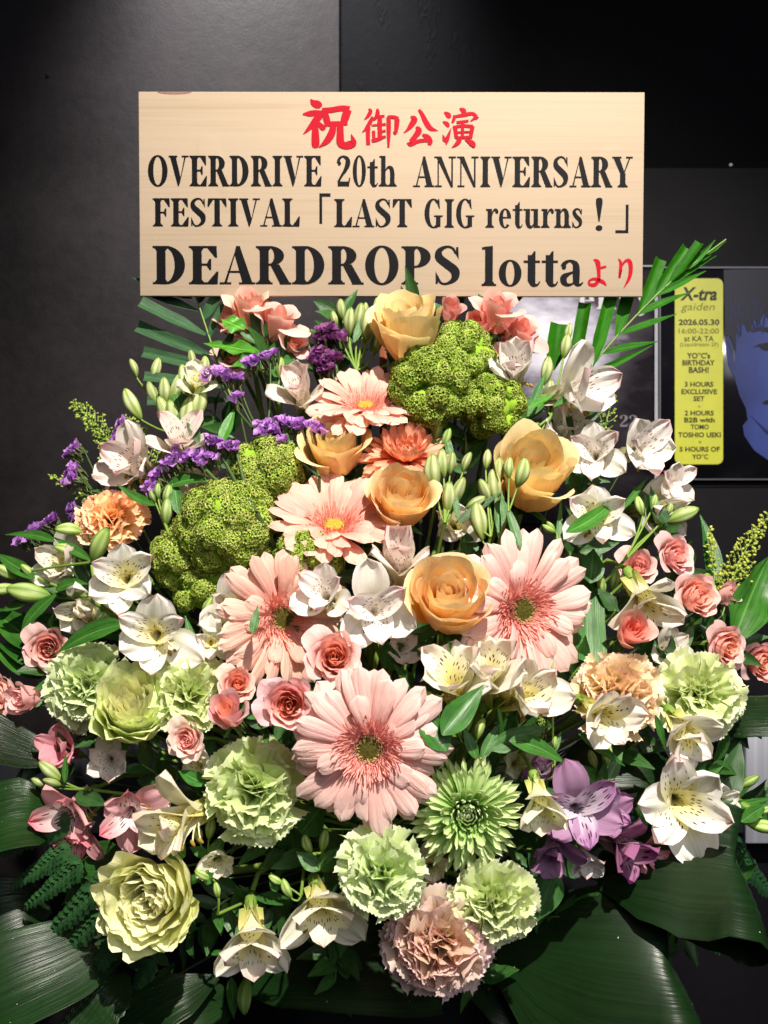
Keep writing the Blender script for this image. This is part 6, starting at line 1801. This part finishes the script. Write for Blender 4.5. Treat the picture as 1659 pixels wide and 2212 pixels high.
LT('wide strap leaf standing behind the right gerbera', (1270, 1430), (1262, 1200), 78, mat='darkleaf', tint=(1.5, 1.7, 1.3), prof='flat', o0=.02, o1=.04, group=GL)
LT('large wavy leaf rising at the right edge of the photo', (1585, 1385), (1665, 1195), 92, mat='leaf', tint=(.95, 1, .9), o0=-.01, o1=-.01, group=GL, bend=(-6, 0), wave=.3, fold=.5, tw=.6)
LT('blue green leaf standing behind the goldenrod spike', (1545, 1290), (1512, 1112), 42, mat='leaf', tint=(.7, .9, 1), o0=.02, o1=.02, group=GL, bend=(12, 0))
LT('long striped leaf at the left edge reaching the pink rose', (110, 1415), (-30, 1310), 70, mat='leaf', tint=(.8, .9, .75), o0=.01, o1=.01, group=GL, fold=.5)
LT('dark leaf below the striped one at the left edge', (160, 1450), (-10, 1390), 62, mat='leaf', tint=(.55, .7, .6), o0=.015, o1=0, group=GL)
LT('yellow edged stem leaf sloping down at the left edge', (90, 1465), (-20, 1395), 46, mat='leaf', tint=(.9, .95, .6), o0=.02, o1=.0, group=GL)
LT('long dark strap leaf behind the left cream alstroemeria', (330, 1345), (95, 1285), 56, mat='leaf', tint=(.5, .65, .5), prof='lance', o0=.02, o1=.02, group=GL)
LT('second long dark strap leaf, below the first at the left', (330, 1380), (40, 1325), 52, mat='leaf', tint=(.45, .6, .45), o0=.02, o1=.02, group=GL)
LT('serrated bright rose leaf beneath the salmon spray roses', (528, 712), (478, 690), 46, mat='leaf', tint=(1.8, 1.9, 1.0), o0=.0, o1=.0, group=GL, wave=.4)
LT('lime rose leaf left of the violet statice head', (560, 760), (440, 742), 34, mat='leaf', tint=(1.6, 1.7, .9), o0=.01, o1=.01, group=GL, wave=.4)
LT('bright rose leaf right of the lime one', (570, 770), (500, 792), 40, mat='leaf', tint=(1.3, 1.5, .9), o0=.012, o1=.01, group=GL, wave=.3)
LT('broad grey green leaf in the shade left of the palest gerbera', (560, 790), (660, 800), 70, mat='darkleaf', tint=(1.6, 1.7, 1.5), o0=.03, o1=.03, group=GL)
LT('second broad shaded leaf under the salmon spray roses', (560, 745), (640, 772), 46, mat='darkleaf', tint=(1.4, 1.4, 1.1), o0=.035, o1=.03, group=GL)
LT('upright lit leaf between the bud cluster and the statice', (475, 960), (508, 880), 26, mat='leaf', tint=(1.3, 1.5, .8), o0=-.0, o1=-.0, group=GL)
LT('narrow leaf rising right of the viburnum, by the white alstroemeria', (1140, 900), (1180, 800), 18, mat='leaf', tint=(.8, 1, 1), o0=-.0, o1=-.0, group=GL)
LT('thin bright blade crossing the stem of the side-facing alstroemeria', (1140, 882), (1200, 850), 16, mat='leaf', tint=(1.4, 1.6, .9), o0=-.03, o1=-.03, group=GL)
LT('thin dark leaf lying on the right-turned gerbera', (545, 1370), (557, 1308), 20, mat='leaf', o0=-.05, o1=-.05, group=GL)
LT('dark leaf below the open peach rose', (1000, 1430), (968, 1385), 30, mat='leaf', tint=(1, 1.1, 1), o0=-.02, o1=-.03, group=GL, wave=.3)
LT('shaded leaf right of the open white alstroemeria above the metal', (1530, 1690), (1600, 1590), 60, mat='darkleaf', tint=(1.2, 1.4, 1.2), o0=.02, o1=.02, group=GL)
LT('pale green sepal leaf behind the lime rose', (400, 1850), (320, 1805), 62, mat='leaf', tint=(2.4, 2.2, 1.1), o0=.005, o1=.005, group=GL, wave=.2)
LT('small leaf with two tips above the broad green carnation', (445, 1695), (385, 1665), 34, mat='leaf', tint=(.8, 1, .9), o0=-.01, o1=-.01, group=GL)
LT('dark leaf under the mauve alstroemeria, its tip hanging down', (1200, 1880), (1152, 1995), 70, mat='darkleaf', tint=(1.2, 1.4, 1.3), o0=.01, o1=.0, group=GL)
LT('dark rounded leaf between the pink alstroemeria and the lime rose', (270, 1850), (148, 1875), 84, mat='darkleaf', tint=(.9, 1.1, .9), o0=.01, o1=.01, group=GL)
LT('thin leaf across the beige carnation and its neighbour', (1415, 1545), (1438, 1620), 18, mat='leaf', tint=(.6, .8, .6), o0=-.04, o1=-.03, group=GL)
LT('straight dark leaf under the cream alstroemeria at the right', (1250, 1585), (1350, 1655), 26, mat='leaf', tint=(.7, .9, .8), o0=-.02, o1=-.01, group=GL)
LT('rounded leaf below the crossed cream alstroemeria', (1275, 1260), (1282, 1185), 54, mat='leaf', tint=(.55, .7, .5), o0=.01, o1=.01, group=GL)
LT('green leaf lobe under the broad green carnation', (650, 1800), (700, 1735), 70, mat='leaf', tint=(.6, .75, .5), o0=.02, o1=.02, group=GL)

# broad folded leaves at the foot of the bouquet
def bigleaf(label, path, wid, side, ridge=0.012, tint=(.52, .55, .54), n=28, ridges=13, prof=None, name='broad_leaf', jag=0):  # default tint darkened in place of shadows from the bouquet
    """path: (X, Y, depth); side: (X px, Y px, depth) half-width vector at the middle"""
    pts = [P(x, y, d) for x, y, d in path]
    cur = []
    q = [pts[0] * 2 - pts[1]] + pts + [pts[-1] * 2 - pts[-2]]
    per = max(2, n // (len(pts) - 1))
    for i in range(1, len(q) - 2):
        for k in range(per):
            t = k / per
            cur.append(0.5 * ((2 * q[i]) + (-q[i - 1] + q[i + 1]) * t + (2 * q[i - 1] - 5 * q[i] + 4 * q[i + 1] - q[i + 2]) * t * t + (-q[i - 1] + 3 * q[i] - 3 * q[i + 1] + q[i + 2]) * t ** 3))
    cur.append(pts[-1])
    S0 = Vector((side[0] / F * .8, side[2], -side[1] / F * .8))
    hw_ = S0.length
    S0.normalize()
    V, UV = [], []
    nu = 27
    m = len(cur)
    for i, p in enumerate(cur):
        t = (cur[min(i + 1, m - 1)] - cur[max(i - 1, 0)]).normalized()
        S = (S0 - t * S0.dot(t)).normalized()
        N = t.cross(S)
        v = i / (m - 1)
        w_ = hw_ * (np.interp(v, np.linspace(0, 1, len(wid)), wid))
        if jag:
            w_ *= 1 + 0.1 * ((i % 2) - .5)
        for j in range(nu):
            u = -1 + 2 * j / (nu - 1)
            h = 0.10 * u * u * w_ + ridge * math.cos(u * ridges * math.pi) * 0.1 * w_ / max(hw_, 1e-6) * 0.3 + 0.02 * w_ * math.sin(5 * v + 3 * u)
            V.append(tuple(p + S * (u * w_) + N * h))
            UV.append(((u + 1) / 2, v))
    b = np.array(pts[0])
    me = mesh(name, np.array(V) - b, gridfaces(nu, m), np.array(UV), [MT['broad']])
    o = bpy.data.objects.new(name, me)
    o.location = pts[0]
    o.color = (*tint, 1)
    o['label'] = label
    o['category'] = 'leaf'
    o['group'] = 'broad glossy leaves round the foot'
    return link(o)
bigleaf('broad glossy leaf folded over at the right, upper of the two loops',
        [(1290, 1880, .86), (1380, 1862, .84), (1480, 1862, .825), (1560, 1870, .812), (1600, 1882, .808), (1610, 1902, .82), (1592, 1920, .838), (1520, 1930, .85), (1420, 1925, .86), (1330, 1930, .87)],
        [0.25, 0.75, 1, 1.02, 1, 1, .95, .85, .6, .2], (12, 96, -0.05))
bigleaf('broad glossy leaf folded over at the lower right, lower loop with the brightest sheen',
        [(1080, 2050, .87), (1180, 2080, .84), (1290, 2110, .81), (1400, 2125, .79), (1465, 2135, .785), (1490, 2155, .80), (1470, 2180, .82), (1400, 2200, .84), (1300, 2230, .85)],
        [0.3, 0.85, 1.1, 1.1, 1.05, 1, .95, .8, .5], (42, 128, -0.05))
bigleaf('long broad leaf sweeping to the lower left corner', [(330, 1975, .90), (250, 2010, .86), (150, 2070, .83), (30, 2120, .81), (-90, 2180, .80)], [0.08, .5, .85, 1.0, .9], (34, 74, -0.03), tint=(0.74, 0.81, 0.68))
bigleaf('rounded broad leaf at the left edge, its lit green put in by tint', [(120, 1760, .88), (60, 1755, .86), (-20, 1775, .85), (-120, 1830, .85)], [0.3, .9, 1, .8], (15, 62, -0.03), tint=(0.93, 0.93, 0.68))  # tint raised to stand for light on this leaf
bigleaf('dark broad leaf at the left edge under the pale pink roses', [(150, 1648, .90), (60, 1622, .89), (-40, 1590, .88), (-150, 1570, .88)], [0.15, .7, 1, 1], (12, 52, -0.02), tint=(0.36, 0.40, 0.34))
bigleaf('broad leaf at the left edge beside the fern', [(110, 1960, .90), (50, 1960, .88), (-40, 1990, .87), (-140, 2040, .87)], [0.15, .7, 1, .9], (35, 80, -0.02), tint=(0.62, 0.62, 0.56))
bigleaf('striped leaf with a ragged edge at the bottom left', [(275, 2105, .84), (240, 2150, .82), (190, 2215, .81), (140, 2290, .80)], [0.15, .9, 1, .9], (42, 28, -0.01), tint=(0.81, 0.81, 0.62), jag=1)
bigleaf('glossy leaf lying along the bottom edge left of centre', [(470, 2110, .86), (390, 2150, .84), (300, 2205, .83), (210, 2280, .82)], [0.1, .8, 1, .9], (18, 42, -0.02), tint=(0.62, 0.68, 0.50))
bigleaf('grey lit leaf crossing the bottom edge below the nodding alstroemeria', [(520, 2150, .88), (430, 2180, .85), (330, 2230, .83), (250, 2280, .82)], [0.2, 1, 1.1, 1], (20, 50, -0.02), tint=(0.81, 0.81, 0.74))
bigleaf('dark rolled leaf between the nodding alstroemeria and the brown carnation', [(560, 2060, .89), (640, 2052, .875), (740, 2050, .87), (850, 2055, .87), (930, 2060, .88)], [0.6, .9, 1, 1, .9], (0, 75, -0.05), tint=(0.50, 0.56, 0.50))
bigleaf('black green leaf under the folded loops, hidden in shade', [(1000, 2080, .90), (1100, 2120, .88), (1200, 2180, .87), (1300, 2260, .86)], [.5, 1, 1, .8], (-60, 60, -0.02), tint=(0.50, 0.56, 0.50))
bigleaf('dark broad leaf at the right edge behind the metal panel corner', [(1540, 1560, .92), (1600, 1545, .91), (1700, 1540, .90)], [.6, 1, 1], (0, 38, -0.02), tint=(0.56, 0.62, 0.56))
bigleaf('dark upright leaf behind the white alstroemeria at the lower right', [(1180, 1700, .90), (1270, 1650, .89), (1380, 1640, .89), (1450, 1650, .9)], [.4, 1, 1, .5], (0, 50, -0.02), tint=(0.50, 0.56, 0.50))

# leather fern
def fern(label, base, tip, pl, o=0.0, seed=1, n=13, tint=(1, 1, 1), bend=(0, 0), wpx=26):
    rr = random.Random(seed)
    d0 = dep(*base) + o
    d1 = dep(*tip) + o
    A_, B_ = P(base[0], base[1], d0), P(tip[0], tip[1], d1)
    s = d0 / F
    e = empty('fern_frond', tr(*A_), label, 'fern', 'fern fronds at the lower left')
    mid = Vector((bend[0] * s, -0.004, -bend[1] * s))
    cur = bez(A_, A_.lerp(B_, .33) + mid, A_.lerp(B_, .67) + mid, B_, 16)
    px_tube(e, [cur[0], cur[5], cur[10], cur[15]], 1.6 * s, 'darkstem', 'rachis', 5)
    # toothed pinna
    def pinna(k):
        r = random.Random(k)
        V, UV, F_ = [], [], []
        m = 9
        for i in range(m):
            v = i / (m - 1)
            w0 = 0.21 * math.sin(math.pi * (0.12 + 0.86 * v)) ** .8
            w_ = w0 * (1.18 if i % 2 else 0.72)
            for u in (-1, -.5, 0, .5, 1):
                V.append((u * w_, v + 0.06 * abs(u) * (1 if i % 2 else -.3), -0.25 * v * v + 0.10 * abs(u) * w_ + 0.02 * r.random()))
                UV.append(((u + 1) / 2, v))
        return mesh('pinna', V, gridfaces(5, m), UV, [MT['fern']])
    ms = [cached(('pinna', k), lambda k=k: pinna(k)) for k in range(3)]
    for i in range(n):
        t = 0.10 + 0.9 * i / n
        x = t * 15
        k = min(14, int(x))
        p = cur[k].lerp(cur[k + 1], x - k)
        dr = (cur[k + 1] - cur[k]).normalized()
        for sd in (-1, 1):
            N = Vector((0.1, -0.85, 0.5)).normalized()
            S = dr.cross(N).normalized() * sd
            v = (S * 0.8 + dr * 0.85).normalized()
            L = pl * s * (1.0 - 0.75 * t) * rr.uniform(.85, 1.1)
            X_ = v.cross(N).normalized()
            Z_ = X_.cross(v).normalized()
            M = Matrix(((X_.x * L, v.x * L, Z_.x * L, 0), (X_.y * L, v.y * L, Z_.y * L, 0), (X_.z * L, v.z * L, Z_.z * L, 0), (0, 0, 0, 1)))
            M.translation = p - A_
            kk = rr.uniform(.8, 1.15)
            part('pinna', rr.choice(ms), e, M, tuple(q * kk for q in tint))
    return e
FT = (1.0, 1.1, 1.0)
fern('topmost fern frond below the pink alstroemeria', (170, 1760), (-20, 1850), 60, o=-0.025, seed=1, tint=FT)
fern('fern frond pointing left under the topmost one', (165, 1820), (22, 1915), 56, o=-0.033, seed=2, tint=FT)
fern('fern frond left of the lime rose', (190, 1850), (52, 1962), 58, o=-0.039, seed=3, tint=FT)
fern('long fern frond left of the small white alstroemeria', (220, 1905), (60, 2060), 60, o=-0.041, seed=4, tint=FT)
fern('fern frond below the lime rose, hanging to the left', (255, 2025), (158, 2160), 46, o=-0.045, seed=5, tint=FT)
fern('fern frond crossing the edge of the long broad leaf', (230, 1960), (95, 2100), 54, o=-.04, seed=11, tint=FT)
fern('slim fern frond between the lime rose and the long fern', (240, 1880), (120, 2000), 50, o=-.02, seed=12, tint=FT)
fern('short dark fern frond at the left edge', (90, 1790), (-30, 1835), 44, o=-0.015, seed=6, tint=(.6, .8, .65))
fern('fern tip in the dark under the lime rose', (330, 2060), (270, 2190), 40, o=-0.015, seed=7, tint=(.7, .9, .7))
fern('fern frond curling down at the bottom, right of the lime rose', (300, 2000), (200, 2100), 44, o=-0.025, seed=8, tint=(.7, .9, .7))
fern('dark fern frond at the right edge below the folded leaf', (1560, 1800), (1668, 1935), 70, o=.05, seed=9, tint=(.5, .7, .7))
fern('dark fern frond under the upper folded leaf', (1440, 1960), (1560, 2060), 50, o=.06, seed=10, tint=(.5, .7, .7))

# ------------------------------------------------------------------ leafy stems in the gaps
FL = 'dark green leafy stem filling the shaded gaps between the blooms'
fr_ = random.Random(99)
spots_ = []
def inside(X, Y):
    if Y < 1000:
        hw_ = 130 + (Y - 660) * 0.95
    elif Y < 1450:
        hw_ = 455 + (Y - 1000) * 0.62
    elif Y < 1800:
        hw_ = 735
    else:
        hw_ = 735 - (Y - 1800) * 0.75
    return abs(X - 835) < hw_
tries = 0
while len(spots_) < 96 and tries < 9000:
    tries += 1
    X, Y = fr_.uniform(40, 1620), fr_.uniform(740, 2080)
    if inside(X, Y) and all((X - a) ** 2 + (Y - b) ** 2 > 90 ** 2 for a, b in spots_):
        spots_.append((X, Y))
ANCH = [('the largest gerbera', 797, 1617), ('the right gerbera', 1128, 1318), ('the right-turned gerbera', 610, 1335), ('the tipped gerbera', 722, 1138),
        ('the palest gerbera', 790, 880), ('the coral double gerbera', 876, 985), ('the top yellow rose', 880, 712), ('the right peach rose', 1148, 1028),
        ('the open golden rose', 966, 1295), ('the green cream rose', 285, 1535), ('the lime rose', 336, 1935), ('the coral rosette', 722, 1420),
        ('the pink rosette', 625, 1522), ('the coral rosebud', 1363, 1366), ('the right pink roses', 1500, 1250), ('the leftmost green carnation', 178, 1478),
        ('the broad green carnation', 548, 1710), ('the lowest brown carnation', 945, 2050), ('the bright green carnation', 1520, 1505), ('the beige carnation', 1340, 1502),
        ('the peach carnation', 240, 1112), ('the green chrysanthemum', 1010, 1760), ('the lilac alstroemeria', 1245, 1760), ('the large open alstroemeria', 1462, 1728),
        ('the nodding alstroemeria', 545, 2010), ('the pink alstroemerias', 220, 1745), ('the lime viburnum', 492, 1140), ('the upper viburnum', 960, 830),
        ('the diagonal statice comb', 345, 1010), ('the dark purple statice', 705, 750), ('the salmon spray roses', 570, 690), ('the upper white pair', 1330, 980),
        ('the crossed cream alstroemeria', 1282, 1120), ('the left cream alstroemerias', 300, 1300), ('the trumpet alstroemeria', 1115, 1500), ('the folded leaf', 1480, 1870),
        ('the upright green buds', 975, 1050), ('the upper left buds', 370, 850), ('the side-facing alstroemeria', 1228, 850), ('the wavy edge leaf', 1620, 1300)]
seen_ = set()
for X, Y in spots_:
    near = sorted(ANCH, key=lambda q: (q[1] - X) ** 2 + (q[2] - Y) ** 2)
    FL = None
    for i_, j_ in ((0, 1), (0, 2), (1, 2), (0, 3), (1, 3), (2, 3), (0, 4), (1, 4)):
        key_ = frozenset((near[i_][0], near[j_][0]))
        if key_ not in seen_:
            seen_.add(key_)
            FL = 'dark leafy stem in the gap between %s and %s' % (near[i_][0], near[j_][0])
            break
    if FL is None:
        continue
    d = dep(X, Y) + fr_.uniform(0.035, 0.065)
    r0 = P(X, Y + 30, d + 0.02)
    e = empty('leafy_stem', tr(*r0), FL, 'foliage', 'leafy filler stems between the blooms')
    s = d / F
    ang = math.atan2(X - 835, (1830 - Y)) + fr_.uniform(-.4, .4)
    tip = (X + math.sin(ang) * 90, Y - math.cos(ang) * 90)
    px_tube(e, [r0, P((X + tip[0]) / 2, (Y + tip[1]) / 2, d), P(tip[0], tip[1], d - 0.005)], 3.0 * s, 'stem' if fr_.random() < .4 else 'darkstem')
    for k in range(7):
        t = 0.1 + k / 7
        bx, by = X + (tip[0] - X) * t, Y + (tip[1] - Y) * t
        a2 = ang + (1 if k % 2 else -1) * fr_.uniform(.5, 1.3)
        L = fr_.uniform(55, 95)
        g = fr_.uniform(.7, 1.5)
        add_leaf(e, (bx, by), (bx + math.sin(a2) * L, by - math.cos(a2) * L), fr_.uniform(22, 40), mat='darkleaf', tint=(g, g * 1.1, g * .9),
                 d0=d, d1=d - fr_.uniform(-.01, .03), nrm=(fr_.uniform(-.5, .5), -.8, fr_.uniform(0, .8)), bend=(fr_.uniform(-8, 8), fr_.uniform(-8, 8)), n=8, nu=5)
    tgt = FOAM + Vector((fr_.uniform(-.08, .08), fr_.uniform(-.04, .04), 0))
    px_tube(e, bez(r0, r0.lerp(tgt, .3), r0.lerp(tgt, .6) + Vector((0, .02, 0)), tgt, 6), 2.6 * s, 'darkstem')
